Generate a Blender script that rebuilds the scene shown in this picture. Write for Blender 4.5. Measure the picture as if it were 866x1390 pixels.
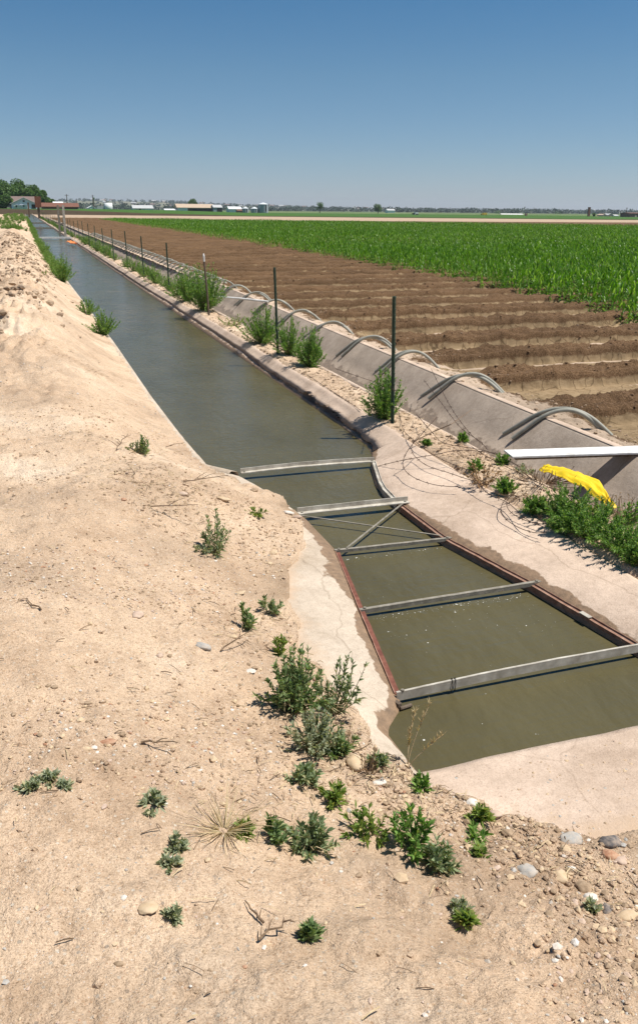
import bpy, math, random
import numpy as np
from mathutils import Vector, Matrix, noise as mn

for o in list(bpy.data.objects): bpy.data.objects.remove(o)
S = bpy.context.scene
COL = S.collection
random.seed(7)
rng = np.random.default_rng(7)

# ---------------------------------------------------------------- camera, sky, sun, exposure
F, CX, CY, H = 1120., 433., 650., 2.0
YH, XV, ROLL = 285., 26., math.radians(.55)
PITCH = math.atan((CY-YH)/F)
YAW = math.atan((CX-XV)/math.hypot(F, CY-YH))
fw = Vector((math.sin(YAW)*math.cos(PITCH), math.cos(YAW)*math.cos(PITCH), -math.sin(PITCH)))
rt = Vector((math.cos(YAW), -math.sin(YAW), 0))
up = rt.cross(fw)
rt2 = rt*math.cos(ROLL)+up*math.sin(ROLL)
up2 = up*math.cos(ROLL)-rt*math.sin(ROLL)
cd = bpy.data.cameras.new('camera')
cam = bpy.data.objects.new('camera', cd); COL.objects.link(cam)
M = Matrix((rt2, up2, -fw)).transposed().to_4x4(); M.translation = (0, 0, H)
cam.matrix_world = M
cd.sensor_fit = 'HORIZONTAL'; cd.sensor_width = 24.; cd.lens = 24.*F/866.
cd.shift_y = -45./866.
cd.clip_start = .05; cd.clip_end = 20000
S.camera = cam

SUN_EL, SUN_AZ = math.radians(64), math.radians(110)      # azimuth clockwise from +Y
W = bpy.data.worlds.new('World'); S.world = W; W.use_nodes = True
nt = W.node_tree; nt.nodes.clear()
wo = nt.nodes.new('ShaderNodeOutputWorld'); bg = nt.nodes.new('ShaderNodeBackground')
sky = nt.nodes.new('ShaderNodeTexSky'); sky.sky_type = 'NISHITA'; sky.sun_disc = False
sky.sun_elevation = SUN_EL; sky.sun_rotation = SUN_AZ
sky.altitude = 1500; sky.air_density = 1.0; sky.dust_density = 0.6; sky.ozone_density = 3.0
# tint by true elevation of the sky direction
tc = nt.nodes.new('ShaderNodeTexCoord'); sx = nt.nodes.new('ShaderNodeSeparateXYZ')
rp = nt.nodes.new('ShaderNodeValToRGB'); mx = nt.nodes.new('ShaderNodeMixRGB'); mx.blend_type = 'MULTIPLY'; mx.inputs[0].default_value = 1
nt.links.new(tc.outputs['Generated'], sx.inputs[0]); nt.links.new(sx.outputs['Z'], rp.inputs[0])
e = rp.color_ramp.elements
e[0].position = 0.0; e[0].color = (.40, .42, .53, 1)
e[1].position = .30; e[1].color = (.13, .39, .50, 1)
e2 = e.new(.05); e2.color = (.38, .43, .49, 1)
e3 = e.new(.14); e3.color = (.33, .44, .475, 1)
nt.links.new(sky.outputs[0], mx.inputs[1]); nt.links.new(rp.outputs[0], mx.inputs[2])
nt.links.new(mx.outputs[0], bg.inputs[0]); nt.links.new(bg.outputs[0], wo.inputs[0])
bg.inputs[1].default_value = .11

sl = bpy.data.lights.new('sun', 'SUN'); sl.energy = 4.2; sl.angle = math.radians(.5); sl.color = (1, .955, .89)
so = bpy.data.objects.new('sun', sl); COL.objects.link(so)
SD = Vector((math.sin(SUN_AZ)*math.cos(SUN_EL), math.cos(SUN_AZ)*math.cos(SUN_EL), math.sin(SUN_EL)))
so.rotation_euler = SD.to_track_quat('Z', 'Y').to_euler()
S.view_settings.view_transform = 'Standard'; S.view_settings.look = 'None'
S.view_settings.gamma = 1; S.view_settings.exposure = 0.62
S.render.engine = 'CYCLES'

# ---------------------------------------------------------------- helpers
def ray(px, py):
    dx, dy = px-CX, py-CY
    return (fw + rt2*(dx/F) - up2*(dy/F))
def at(px, py, z=0.):
    d = ray(px, py); t = (z-H)/d.z
    return Vector((t*d.x, t*d.y, z))
def atY(px, py, Y):
    d = ray(px, py); t = Y/d.y
    return Vector((t*d.x, Y, H+t*d.z))

def hsh(ix, iy, s):
    h = (ix.astype(np.int64)*374761393 + iy.astype(np.int64)*668265263 + s*982451653) & 0xffffffff
    h = ((h ^ (h >> 13))*1274126177) & 0xffffffff
    return ((h ^ (h >> 16)) & 0xffff)/65535.
def vn(x, y, s=0):
    x = np.asarray(x, float); y = np.asarray(y, float)
    x, y = np.broadcast_arrays(x, y)
    ix = np.floor(x); iy = np.floor(y); fx = x-ix; fy = y-iy
    fx = fx*fx*(3-2*fx); fy = fy*fy*(3-2*fy)
    a = hsh(ix, iy, s); b = hsh(ix+1, iy, s); c = hsh(ix, iy+1, s); d = hsh(ix+1, iy+1, s)
    return (a*(1-fx)+b*fx)*(1-fy)+(c*(1-fx)+d*fx)*fy
def fbm(x, y, s=0, o=4, g=.5):
    r = 0; a = 1; t = 0
    for i in range(o):
        r = r + a*vn(x*2**i+i*17.3, y*2**i-i*9.1, s+i); t += a; a *= g
    return r/t*2-1
def sst(a, b, x):
    t = np.clip((np.asarray(x, float)-a)/(b-a), 0, 1); return t*t*(3-2*t)

def mesh_np(name, V, Q, mat=None, parent=None, smooth=True, attrs=None, mats=None, mi=None):
    """V (n,3), Q list/array of quads (or tris)"""
    V = np.asarray(V, np.float32).reshape(-1, 3)
    me = bpy.data.meshes.new(name)
    Qs = Q if isinstance(Q, list) and len(Q) and hasattr(Q[0], 'ndim') else [np.asarray(Q)]
    Qs = [np.asarray(q, np.int32) for q in Qs if len(q)]
    me.vertices.add(len(V)); me.vertices.foreach_set('co', V.ravel())
    flat = np.concatenate([q.ravel() for q in Qs])
    tot = np.concatenate([np.full(len(q), q.shape[1], np.int32) for q in Qs])
    st = np.concatenate([[0], np.cumsum(tot)[:-1]]).astype(np.int32)
    me.loops.add(len(flat)); me.loops.foreach_set('vertex_index', flat)
    me.polygons.add(len(tot)); me.polygons.foreach_set('loop_start', st); me.polygons.foreach_set('loop_total', tot)
    me.polygons.foreach_set('use_smooth', np.full(len(tot), smooth))
    if attrs:
        for k, v in attrs.items():
            a = me.attributes.new(k, 'FLOAT', 'POINT'); a.data.foreach_set('value', np.asarray(v, np.float32).ravel())
    for m in (mats or ([mat] if mat else [])): me.materials.append(m)
    if mi is not None: me.polygons.foreach_set('material_index', np.asarray(mi, np.int32))
    me.update(calc_edges=True); me.validate()
    o = bpy.data.objects.new(name, me); COL.objects.link(o)
    if parent: o.parent = parent
    return o
def grid_quads(nr, nc):
    i = np.arange(nr-1)[:, None]*nc+np.arange(nc-1)[None, :]
    return np.stack([i, i+1, i+nc+1, i+nc], -1).reshape(-1, 4)

def tag(o, label=None, cat=None, group=None, kind=None):
    if label: o['label'] = label
    if cat: o['category'] = cat
    if group: o['group'] = group
    if kind: o['kind'] = kind
    return o
def empty(name, loc, label, cat, group=None, rz=0):
    o = bpy.data.objects.new(name, None); COL.objects.link(o); o.location = loc; o.rotation_euler = (0, 0, rz)
    o.empty_display_size = .1
    return tag(o, label, cat, group)

class MB:
    def __init__(s): s.v = []; s.q = []; s.t = []
    def add(s, V, Q):
        n = len(s.v); s.v += [tuple(p) for p in V]
        for f in Q: (s.q if len(f) == 4 else s.t).append([i+n for i in f])
    def box(s, c, d, rz=0, rx=0, ry=0, M=None):
        R = M or (Matrix.Rotation(rz, 3, 'Z') @ Matrix.Rotation(ry, 3, 'Y') @ Matrix.Rotation(rx, 3, 'X'))
        P = [Vector(c)+R @ Vector((x*d[0]/2, y*d[1]/2, z*d[2]/2)) for x, y, z in
             ((-1,-1,-1),(1,-1,-1),(1,1,-1),(-1,1,-1),(-1,-1,1),(1,-1,1),(1,1,1),(-1,1,1))]
        s.add(P, [(3,2,1,0),(4,5,6,7),(0,1,5,4),(1,2,6,5),(2,3,7,6),(3,0,4,7)])
    def beam(s, a, b, w, h, up=(0,0,1)):
        a = Vector(a); b = Vector(b); d = (b-a); L = d.length; d.normalize()
        sd = d.cross(Vector(up)).normalized(); u = sd.cross(d)
        s.box((a+b)/2, (L, w, h), M=Matrix((d, sd, u)).transposed())
    def tube(s, pts, r, n=8, caps=True):
        pts = [Vector(p) for p in pts]; m = len(pts)
        rr = r if hasattr(r, '__len__') else [r]*m
        base = len(s.v); prev = None
        for i, p in enumerate(pts):
            d = (pts[min(i+1, m-1)]-pts[max(i-1, 0)]).normalized()
            if prev is None:
                a = d.orthogonal().normalized()
            else:
                a = (prev-d*prev.dot(d))
                a = a.normalized() if a.length > 1e-6 else d.orthogonal().normalized()
            prev = a; b = d.cross(a)
            for k in range(n):
                t = 2*math.pi*k/n
                s.v.append(tuple(p+(a*math.cos(t)+b*math.sin(t))*rr[i]))
        for i in range(m-1):
            for k in range(n):
                k2 = (k+1) % n
                s.q.append([base+i*n+k, base+i*n+k2, base+(i+1)*n+k2, base+(i+1)*n+k])
        if caps:
            for i, rev in ((0, 1), (m-1, 0)):
                c = len(s.v); s.v.append(tuple(pts[i]))
                for k in range(n):
                    k2 = (k+1) % n
                    f = [c, base+i*n+k, base+i*n+k2]
                    s.t.append(f[::-1] if rev else f)
    def build(s, name, mat, parent=None, smooth=False):
        if not s.q and not s.t: return None
        Q = []
        if s.q: Q.append(np.array(s.q))
        if s.t: Q.append(np.array(s.t))
        return mesh_np(name, s.v, Q, mat, parent, smooth)

# ---------------------------------------------------------------- materials
def new_mat(name):
    m = bpy.data.materials.new(name); m.use_nodes = True
    n = m.node_tree; b = n.nodes['Principled BSDF']; return m, n, b
def N(n, t, **k):
    o = n.nodes.new(t)
    for a, v in k.items():
        if hasattr(o, a): setattr(o, a, v)
        else: o.inputs[a].default_value = v
    return o
def noise_node(n, vec, scale, detail=4, rough=.55):
    o = n.nodes.new('ShaderNodeTexNoise'); o.inputs['Scale'].default_value = scale
    o.inputs['Detail'].default_value = detail; o.inputs['Roughness'].default_value = rough
    if vec is not None: n.links.new(vec, o.inputs['Vector'])
    return o.outputs['Fac']
def ramp(n, fac, stops):
    r = n.nodes.new('ShaderNodeValToRGB'); e = r.color_ramp.elements
    while len(e) < len(stops): e.new(.5)
    for i, (p, c) in enumerate(stops):
        e[i].position = p; e[i].color = (*c, 1) if len(c) == 3 else c
    n.links.new(fac, r.inputs[0]); return r.outputs[0]
def mix(n, fac, a, b, mode='MIX'):
    m = n.nodes.new('ShaderNodeMixRGB'); m.blend_type = mode
    for i, v in ((0, fac), (1, a), (2, b)):
        if isinstance(v, (int, float)): m.inputs[i].default_value = v
        elif isinstance(v, tuple): m.inputs[i].default_value = (*v, 1)
        else: n.links.new(v, m.inputs[i])
    return m.outputs[0]
def math_n(n, op, a, b=0.):
    m = n.nodes.new('ShaderNodeMath'); m.operation = op
    for i, v in enumerate((a, b)):
        if isinstance(v, (int, float)): m.inputs[i].default_value = v
        else: n.links.new(v, m.inputs[i])
    return m.outputs[0]
def pos(n): return n.nodes.new('ShaderNodeNewGeometry').outputs['Position']
def objc(n): return n.nodes.new('ShaderNodeTexCoord').outputs['Object']
def bump(n, h, b, strength=.5, dist=.01, prev=None):
    u = n.nodes.new('ShaderNodeBump'); u.inputs['Strength'].default_value = strength; u.inputs['Distance'].default_value = dist
    n.links.new(h, u.inputs['Height'])
    if prev is not None: n.links.new(prev, u.inputs['Normal'])
    n.links.new(u.outputs[0], b.inputs['Normal']); return u.outputs[0]
def attr(n, name):
    a = n.nodes.new('ShaderNodeAttribute'); a.attribute_name = name; return a.outputs['Fac']
def link(n, a, b): n.links.new(a, b)

def simple(name, c1, c2, scale=20, rough=.8, bs=.3, bd=.004, metal=0., c3=None, spec=.3):
    m, n, b = new_mat(name); v = objc(n)
    f = noise_node(n, v, scale, 6, .65)
    st = [(.35, c1), (.65, c2)] + ([(.72, c3)] if c3 else [])
    link(n, ramp(n, f, st), b.inputs['Base Color'])
    b.inputs['Roughness'].default_value = rough; b.inputs['Metallic'].default_value = metal
    b.inputs['Specular IOR Level'].default_value = spec
    bump(n, noise_node(n, v, scale*3, 5, .7), b, bs, bd); return m

def sand_mat():
    m, n, b = new_mat('sand'); p = pos(n)
    big = noise_node(n, p, .9, 5, .6); mid = noise_node(n, p, 9, 6, .7); fine = noise_node(n, p, 190, 3, .75)
    c = ramp(n, big, [(.34, (.46, .325, .215)), (.47, (.60, .44, .30)), (.56, (.65, .485, .335)), (.68, (.72, .57, .42))])
    c = mix(n, .75, c, ramp(n, mid, [(.32, (.76, .72, .68)), (.5, (1, 1, 1)), (.7, (1.12, 1.1, 1.07))]), 'MULTIPLY')
    c = mix(n, .9, c, ramp(n, fine, [(.32, (.45, .38, .32)), (.44, (.95, .94, .93)), (.56, (1.0, 1.0, 1.0)), (.68, (1.35, 1.35, 1.35))]), 'MULTIPLY')
    f2 = noise_node(n, p, 75, 4, .8)
    c = mix(n, .75, c, ramp(n, f2, [(.34, (.58, .52, .46)), (.46, (1, 1, 1)), (.66, (1.16, 1.15, 1.14))]), 'MULTIPLY')
    # scattered grit: dark, pale and reddish grains
    patch = ramp(n, noise_node(n, p, 1.3, 8, .72), [(.50, (0, 0, 0)), (.60, (1, 1, 1))])
    c = mix(n, math_n(n, 'MULTIPLY', patch, .55), c, mix(n, 1., ramp(n, noise_node(n, p, 70, 4, .8), [(.35, (.24, .165, .11)), (.5, (.43, .31, .21)), (.65, (.60, .47, .34))]), (1., 1., 1.), 'MULTIPLY'))
    for sc, thr, cols in ((140, .055, ((.16, .12, .09), (.74, .66, .56), (.45, .24, .14))), (60, .05, ((.22, .17, .13), (.70, .62, .50), (.50, .33, .2)))):
        vo = n.nodes.new('ShaderNodeTexVoronoi'); vo.inputs['Scale'].default_value = sc; link(n, p, vo.inputs['Vector'])
        sel = n.nodes.new('ShaderNodeSeparateColor'); link(n, vo.outputs['Color'], sel.inputs[0])
        d = math_n(n, 'LESS_THAN', vo.outputs['Distance'], .30)
        pick = math_n(n, 'GREATER_THAN', sel.outputs[0], .68)
        k = math_n(n, 'MULTIPLY', d, pick)
        gc = ramp(n, sel.outputs[1], [(.0, cols[0]), (.4, cols[1]), (.85, cols[2])])
        c = mix(n, math_n(n, 'MULTIPLY', k, .75), c, gc)
    damp = attr(n, 'damp')
    c = mix(n, damp, c, (.23, .155, .095))
    link(n, c, b.inputs['Base Color'])
    b.inputs['Roughness'].default_value = .95; b.inputs['Specular IOR Level'].default_value = .12
    h = math_n(n, 'ADD', math_n(n, 'MULTIPLY', mid, .9), math_n(n, 'MULTIPLY', fine, .25))
    h = math_n(n, 'ADD', h, math_n(n, 'MULTIPLY', noise_node(n, p, 45, 5, .7), .75))
    bump(n, h, b, .85, .026)
    return m
def concrete_mat(name, ca, cb, wet=(.22, .15, .095), wth=.5):
    m, n, b = new_mat(name); p = pos(n)
    big = noise_node(n, p, 2.2, 6, .65); fine = noise_node(n, p, 120, 3, .7); mid = noise_node(n, p, 22, 5, .7)
    c = ramp(n, big, [(.3, ca), (.68, cb)])
    c = mix(n, .6, c, ramp(n, mid, [(.3, (.78, .76, .74)), (.6, (1.06, 1.06, 1.06))]), 'MULTIPLY')
    c = mix(n, .6, c, ramp(n, fine, [(.3, (.62, .58, .55)), (.46, (1, 1, 1)), (.7, (1.15, 1.15, 1.15))]), 'MULTIPLY')
    vo = n.nodes.new('ShaderNodeTexVoronoi'); vo.feature = 'DISTANCE_TO_EDGE'; vo.inputs['Scale'].default_value = .55
    nz = n.nodes.new('ShaderNodeTexNoise'); nz.inputs['Scale'].default_value = 3; nz.inputs['Detail'].default_value = 6; link(n, p, nz.inputs['Vector'])
    wv = mix(n, .22, p, nz.outputs['Color'], 'ADD'); link(n, wv, vo.inputs['Vector'])
    c = mix(n, math_n(n, 'MULTIPLY', noise_node(n, p, 1.3, 3, .5), .9), c, ramp(n, vo.outputs['Distance'], [(0, (.5, .46, .42)), (.0012, (.72, .68, .65)), (.003, (1, 1, 1))]), 'MULTIPLY')
    c = mix(n, .8, c, ramp(n, noise_node(n, p, 1.1, 7, .7), [(.34, (.84, .82, .79)), (.5, (1, 1, 1)), (.66, (1.10, 1.09, 1.07))]), 'MULTIPLY')
    dn = math_n(n, 'ADD', attr(n, 'dust'), math_n(n, 'MULTIPLY', math_n(n, 'SUBTRACT', noise_node(n, p, 5, 7, .72), .5), 1.3))
    c = mix(n, ramp(n, dn, [(.4, (0, 0, 0)), (.75, (.9, .9, .9))]), c, (.47, .34, .23))
    w = attr(n, 'wet')
    wn = math_n(n, 'ADD', w, math_n(n, 'MULTIPLY', math_n(n, 'SUBTRACT', noise_node(n, p, 7, 5, .6), .5), .9))
    wm = ramp(n, wn, [(wth-.03, (0, 0, 0)), (wth+.03, (1, 1, 1))])
    c = mix(n, wm, c, mix(n, 1., wet, ramp(n, mid, [(.3, (.75, .75, .75)), (.65, (1.35, 1.3, 1.25))]), 'MULTIPLY'))
    link(n, c, b.inputs['Base Color'])
    link(n, mix(n, wm, (.9, .9, .9), (.55, .55, .55)), b.inputs['Roughness'])
    b.inputs['Specular IOR Level'].default_value = .25
    h = math_n(n, 'ADD', math_n(n, 'MULTIPLY', mid, .6), math_n(n, 'MULTIPLY', fine, .4))
    bump(n, h, b, .7, .010); return m
def leaf_mat(name, c1, c2, c3=None, trans=.35, rough=.55):
    m, n, b = new_mat(name)
    v = attr(n, 'var')
    st = [(0., c1), (.8, c2)] + ([(.97, c3)] if c3 else [])
    c = ramp(n, v, st)
    link(n, c, b.inputs['Base Color']); b.inputs['Roughness'].default_value = rough
    b.inputs['Specular IOR Level'].default_value = .3
    t = n.nodes.new('ShaderNodeBsdfTranslucent'); link(n, mix(n, 1., c, (1.25, 1.3, .55), 'MULTIPLY'), t.inputs[0])
    ms = n.nodes.new('ShaderNodeMixShader'); ms.inputs[0].default_value = trans
    link(n, b.outputs[0], ms.inputs[1]); link(n, t.outputs[0], ms.inputs[2])
    link(n, ms.outputs[0], n.nodes['Material Output'].inputs[0]); return m

M_sand = sand_mat()
M_conc = concrete_mat('concrete_pink', (.45, .34, .255), (.59, .46, .355))
M_concP = concrete_mat('concrete_pale', (.46, .375, .285), (.55, .46, .36))
M_concG = concrete_mat('concrete_grey', (.33, .265, .205), (.43, .35, .275), wet=(.21, .165, .125))
M_steel = simple('galvanised_steel', (.30, .265, .21), (.56, .52, .44), 9, .65, .25, .002, 0, (.34, .24, .16), .4)
M_dsteel = simple('weathered_steel', (.17, .15, .115), (.31, .28, .225), 18, .75, .4, .003, 0, (.22, .12, .07), .3)
M_rust = simple('red_rust', (.13, .045, .03), (.22, .085, .055), 22, .8, .5, .004, 0, (.32, .17, .10))
M_rustP = simple('pale_rust', (.20, .10, .065), (.36, .22, .155), 18, .8, .5, .004, 0, (.42, .32, .25))
M_post = simple("green_paint", (.05, .085, .055), (.085, .12, .08), 30, .6, .3, .002, 0, (.12, .10, .07))
M_wood = simple('old_wood', (.09, .065, .045), (.17, .13, .095), 30, .9, .6, .004)
M_white = simple('white_paint', (.50, .48, .44), (.78, .77, .74), 7, .75, .4, .003, 0, (.80, .79, .77))
M_tube = simple('grey_plastic_pipe', (.24, .235, .19), (.36, .345, .285), 7, .6, .2, .002, 0, (.2, .17, .12), .4)
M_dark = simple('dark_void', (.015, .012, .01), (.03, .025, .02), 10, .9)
M_wire = simple('rusty_wire', (.05, .03, .022), (.10, .06, .04), 60, .8)
M_yel = simple('yellow_sheet', (.72, .48, .006), (.84, .60, .012), 8, .5, .5, .008, 0, None, .5)
M_orange = simple('orange_cloth', (.75, .22, .05), (.85, .30, .10), 5, .7)
M_twig = simple('dry_twig', (.12, .075, .045), (.26, .18, .11), 60, .9)
M_straw = simple('straw', (.42, .31, .17), (.58, .46, .28), 60, .8)
M_bark = simple('bark', (.07, .05, .035), (.13, .10, .07), 4, .95)
M_leafK = leaf_mat('leaf_bright', (.07, .165, .03), (.21, .36, .08), (.37, .44, .15), .4)
M_leafF = leaf_mat('leaf_dull', (.08, .145, .05), (.27, .36, .16), (.40, .40, .20), .38)
M_leafS = leaf_mat('leaf_silver', (.22, .26, .15), (.42, .45, .31), (.50, .44, .26), .3)
M_leafF2 = leaf_mat('leaf_grey_green', (.13, .185, .09), (.31, .38, .21), (.44, .40, .22), .35)
M_leafG2 = leaf_mat('leaf_yellow_green', (.10, .175, .03), (.27, .36, .09), (.42, .40, .14), .4)
M_corn = leaf_mat('corn_leaf', (.042, .135, .006), (.13, .28, .018), (.25, .40, .08), .45, .4)
M_cornstalk = simple('corn_stalk', (.07, .15, .03), (.13, .20, .05), 10, .6)
M_tree = leaf_mat('tree_leaf', (.05, .105, .025), (.115, .20, .045), None, .25, .6)
M_treeD = leaf_mat('tree_leaf_far', (.03, .05, .035), (.06, .09, .055), None, .15, .7)
M_dryleaf = leaf_mat('dry_leaf', (.24, .13, .06), (.40, .27, .15), None, .2, .8)

# ---------------------------------------------------------------- layout curves (metres; +Y runs along the canal, +X towards the field)
WZ = -.15
K1, K2 = .955, .9685
LY = np.array([1.0, 2.0, 2.45, 2.6, 2.9, 3.12, 4.0, 4.87, 5.6, 6.2, 6.72, 6.95, 8, 10, 14, 20, 34, 60, 120, 400])
LX = np.array([1.6, 1.42, 1.40, 1.37, 1.38, 1.50, 1.66, 1.83, 1.82, 1.74, 1.62, 1.36, 1.32, 1.29, 1.29, 1.24, 1.08, 1.0, 1.0, 1.0])
RY = np.array([1.0, 2.5, 3.12, 3.99, 4.8, 5.57, 6.2, 6.72, 7.0, 7.3, 8.2, 400])
RX = np.array([3.02, 2.96, 2.89, 2.78, 2.61, 2.60, 2.66, 2.83, 2.95, 3.02, 3.05, 3.05])
for A_, B_ in ((LY, LX), (RY, RX)):
    k_ = np.where(A_ < 2.7, K2, np.where(A_ < 6.8, K1, K2)); A_ *= k_; B_ *= k_
XL = lambda y: np.interp(y, LY, LX)
XR = lambda y: np.interp(y, RY, RX)
# outer outline of the concrete (ground starts here), left side
AY = np.array([-5, 1.75, 1.9, 2.1, 2.35, 2.5, 2.9, 3.48, 3.89, 4.26, 4.91, 5.3, 5.7, 6.72, 6.95, 8, 10, 14, 20, 34, 60, 400])
AX = np.array([2.6, 2.3, 1.75, 1.42, 1.24, 1.17, 1.13, 1.12, 1.17, 1.30, 1.60, 1.70, 1.70, 1.55, 1.29, 1.25, 1.22, 1.22, 1.17, 1.01, .93, .93])
k_ = AY > 5.5; AX[k_] = np.minimum(np.interp(AY[k_], LY, LX)-.05, 1.72)
XA = lambda y: np.interp(y, AY, AX)
FIELD0 = 4.72
TY = [6.42, 8.30, 9.92, 11.42, 13.2, 15.0, 16.9, 18.6, 20.45, 22.3]
TYall = [-1.1, .8, 2.7, 4.55]+TY+[22.3+1.8*k for k in range(1, 120)]
fur = lambda y: np.interp(y, TYall, np.arange(len(TYall)))

def pdist_left(x, y):
    """distance from the concrete's left/bottom outline, positive on the soil side"""
    P = np.stack([AX, AY], 1); d = np.full(np.shape(x), 1e9)
    for i in range(1, len(P)-1):
        a, b = P[i], P[i+1]; ab = b-a
        t = np.clip(((x-a[0])*ab[0]+(y-a[1])*ab[1])/ab.dot(ab), 0, 1)
        d = np.minimum(d, np.hypot(x-a[0]-t*ab[0], y-a[1]-t*ab[1]))
    # bottom outline: Y=1.75 for X>2.3
    t = np.clip(x, 2.3, 9); d = np.minimum(d, np.hypot(x-t, y-1.75))
    inside = (x > XA(y)) & (y > 1.75)
    return np.where(inside, -d, d)

def ground_z(x, y, detail=True):
    x = np.asarray(x, float); y = np.asarray(y, float)
    d = pdist_left(x, y)
    d = d + np.interp(y, [5.5, 6.3], [.07, .012])*fbm(x*3.5, y*3.5, 9, 4, .6)*(x < 3.0)*(d > -.4)
    z0 = np.interp(y, [1.5, 2.3, 3, 4.5, 5.6, 6.6, 7.2, 400], [-.07, -.05, -.03, -.03, -.07, -.085, -.09, -.09])
    rise = np.interp(y, [0, 2.5, 7, 20, 60, 400], [.38, .40, .47, .58, .50, .30])
    wid = np.interp(y, [0, 3, 7, 12, 400], [1.7, 1.5, 1.15, 1.1, 1.3])
    zl = z0 + rise*sst(-.08, 1, d/wid)
    # ruts: a shallow worn groove running down to the right
    g = (x-.55)*.80+(y-1.75)*.60
    zl = zl - .03*np.exp(-((g-.18)/.10)**2)*sst(.3, .8, x)
    zl = zl + .035*fbm(x*1.3, y*1.3, 3, 3)*sst(.0, .6, d)
    # heap of loose clods along the left bank
    heap = sst(8.0, 13, y+fbm(x*.8, y*.5, 8, 2)*1.5)*(1-sst(55, 75, y))*np.exp(-((x+.25+.010*(y-14))/.62)**2)
    zl = zl + heap*(.20+.10*fbm(x*.9, y*.45, 5, 3))
    if detail:
        r = np.abs(fbm(x*4.5, y*3.2, 21, 4, .55))
        zl = zl + heap*(.30*(.45-r)+.15*fbm(x*11, y*7, 26, 4, .65))
        zl = zl + .030*sst(.5, .75, vn(x*1.7, y*1.7, 48))*fbm(x*6, y*6, 49, 4, .62)*(d < 1.6)
        q1, q2 = (-.26, 2.95), (.72, 2.55)
        sd_ = ((x-q1[0])*(q2[1]-q1[1])-(y-q1[1])*(q2[0]-q1[0]))/math.hypot(q2[0]-q1[0], q2[1]-q1[1])
        sd_ = sd_+.05*fbm(x*3, y*3, 57, 3)
        zl = zl + .010*np.tanh(sd_/.03)*np.exp(-(sd_/.4)**2)*(1-sst(.5, .85, x)) + .009*np.tanh((sd_+.33)/.03)*np.exp(-((sd_+.33)/.4)**2)*(1-sst(.2, .6, x))
        zl = zl + .007*sst(.55, .7, vn(x*2.3, y*2.3, 58))*(vn(x*22, y*22, 59)-.5)
        rough = .006+.016*sst(.15, .6, vn(x*1.1, y*1.1, 44))+.03*sst(4.5, 8, y)*sst(.3, .7, vn(x*1.6, y*.9, 46))+.02*np.exp(-(d/.25)**2)*sst(.45, .7, vn(x*2, y*2, 51))
        zl = zl + rough*fbm(x*9, y*9, 11, 4, .6)
        zl = zl + .004*fbm(x*40, y*40, 15, 3, .6)
    inside = d < 0
    zin = z0 - .03 + d*1.3
    zl = np.where(inside, np.maximum(zin, -.75), zl)
    # fence strip
    zs = .012+.035*(fbm(x*3, y*3, 31, 4)+.2)*sst(3.14, 3.24, x)
    zs = zs + (.02*fbm(x*14, y*14, 33, 3) if detail else 0)
    zs = zs - .05*(1-sst(3.12, 3.19, x))-.06*sst(3.55, 3.62, x)
    zs = zs + .07*np.exp(-((x-3.45)/.14)**2)*np.exp(-((y-4.7)/.8)**2)
    zr = np.where(x < 3.10, -.75, zs)
    zr = np.where(x > 3.66, -.75, zr)
    z = np.where(x > 3.02, np.where(y > 1.75, zr, zl), zl)
    return z
def G(x, y): return float(ground_z(np.array([x]), np.array([y]))[0])
def hit(px, py):
    """first point of the ground under this direction"""
    d = ray(px, py); z = .2
    for i in range(60):
        p = at(px, py, z); gz = G(p.x, p.y)
        if abs(gz-z) < .0015: break
        z += (gz-z)*.5
    return Vector((p.x, p.y, gz))

# ---------------------------------------------------------------- ground sheet (bank, foreground, fence strip)
def build_ground():
    rs = [.55]
    while rs[-1] < 420: rs.append(rs[-1]*1.0052+.0005)
    rs = np.array(rs)
    th = np.concatenate([np.linspace(-75, -12, 70)[:-1], np.linspace(-12, 62, 420)[:-1], np.linspace(62, 88, 26)])*math.pi/180
    R, T = np.meshgrid(rs, th, indexing='ij')
    X = R*np.sin(T); Y = R*np.cos(T)
    Z = ground_z(X, Y)
    dd = pdist_left(X, Y)
    damp = .55*np.exp(-(np.clip(dd, 0, 9)/.16)**2)*sst(.5, .8, vn(X*3, Y*3, 71))*(Y < 6.5)
    damp = damp + .22*sst(.52, .8, fbm(X*1.4, Y*2.2, 77, 3)*.5+.5)*sst(.05, .5, dd)*(Y < 6)
    damp = damp*(X < 3.05)
    Q = grid_quads(*R.shape)
    xc = X.ravel()[Q].mean(1)
    keep = (xc < 3.85) | (Y.ravel()[Q].mean(1) < 1.75)
    keep &= (Y.ravel()[Q].mean(1) < 230)
    o = mesh_np('ground', np.stack([X, Y, Z], -1).reshape(-1, 3), Q[keep], M_sand, attrs={'damp': np.clip(damp, 0, .85)})
    tag(o, kind='structure')
build_ground()

# ---------------------------------------------------------------- concrete lining
def strip_mesh(name, rows, mat, wet=None, parent=None, dust=None):
    """rows: list of arrays (n,3) of equal length"""
    A = np.stack(rows, 0)
    at_ = {'wet': np.stack(wet, 0).ravel() if wet is not None else np.zeros(A.shape[0]*A.shape[1])}
    at_['dust'] = np.stack(dust, 0).ravel() if dust is not None else np.zeros(A.shape[0]*A.shape[1])
    return mesh_np(name, A.reshape(-1, 3), grid_quads(A.shape[0], A.shape[1]), mat, parent, True, at_)
def ysamples(a, b, s0=.025, k=.004):
    r = [a]
    while r[-1] < b: r.append(min(b, r[-1]+max(s0, k*r[-1])))
    return np.array(r)

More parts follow.
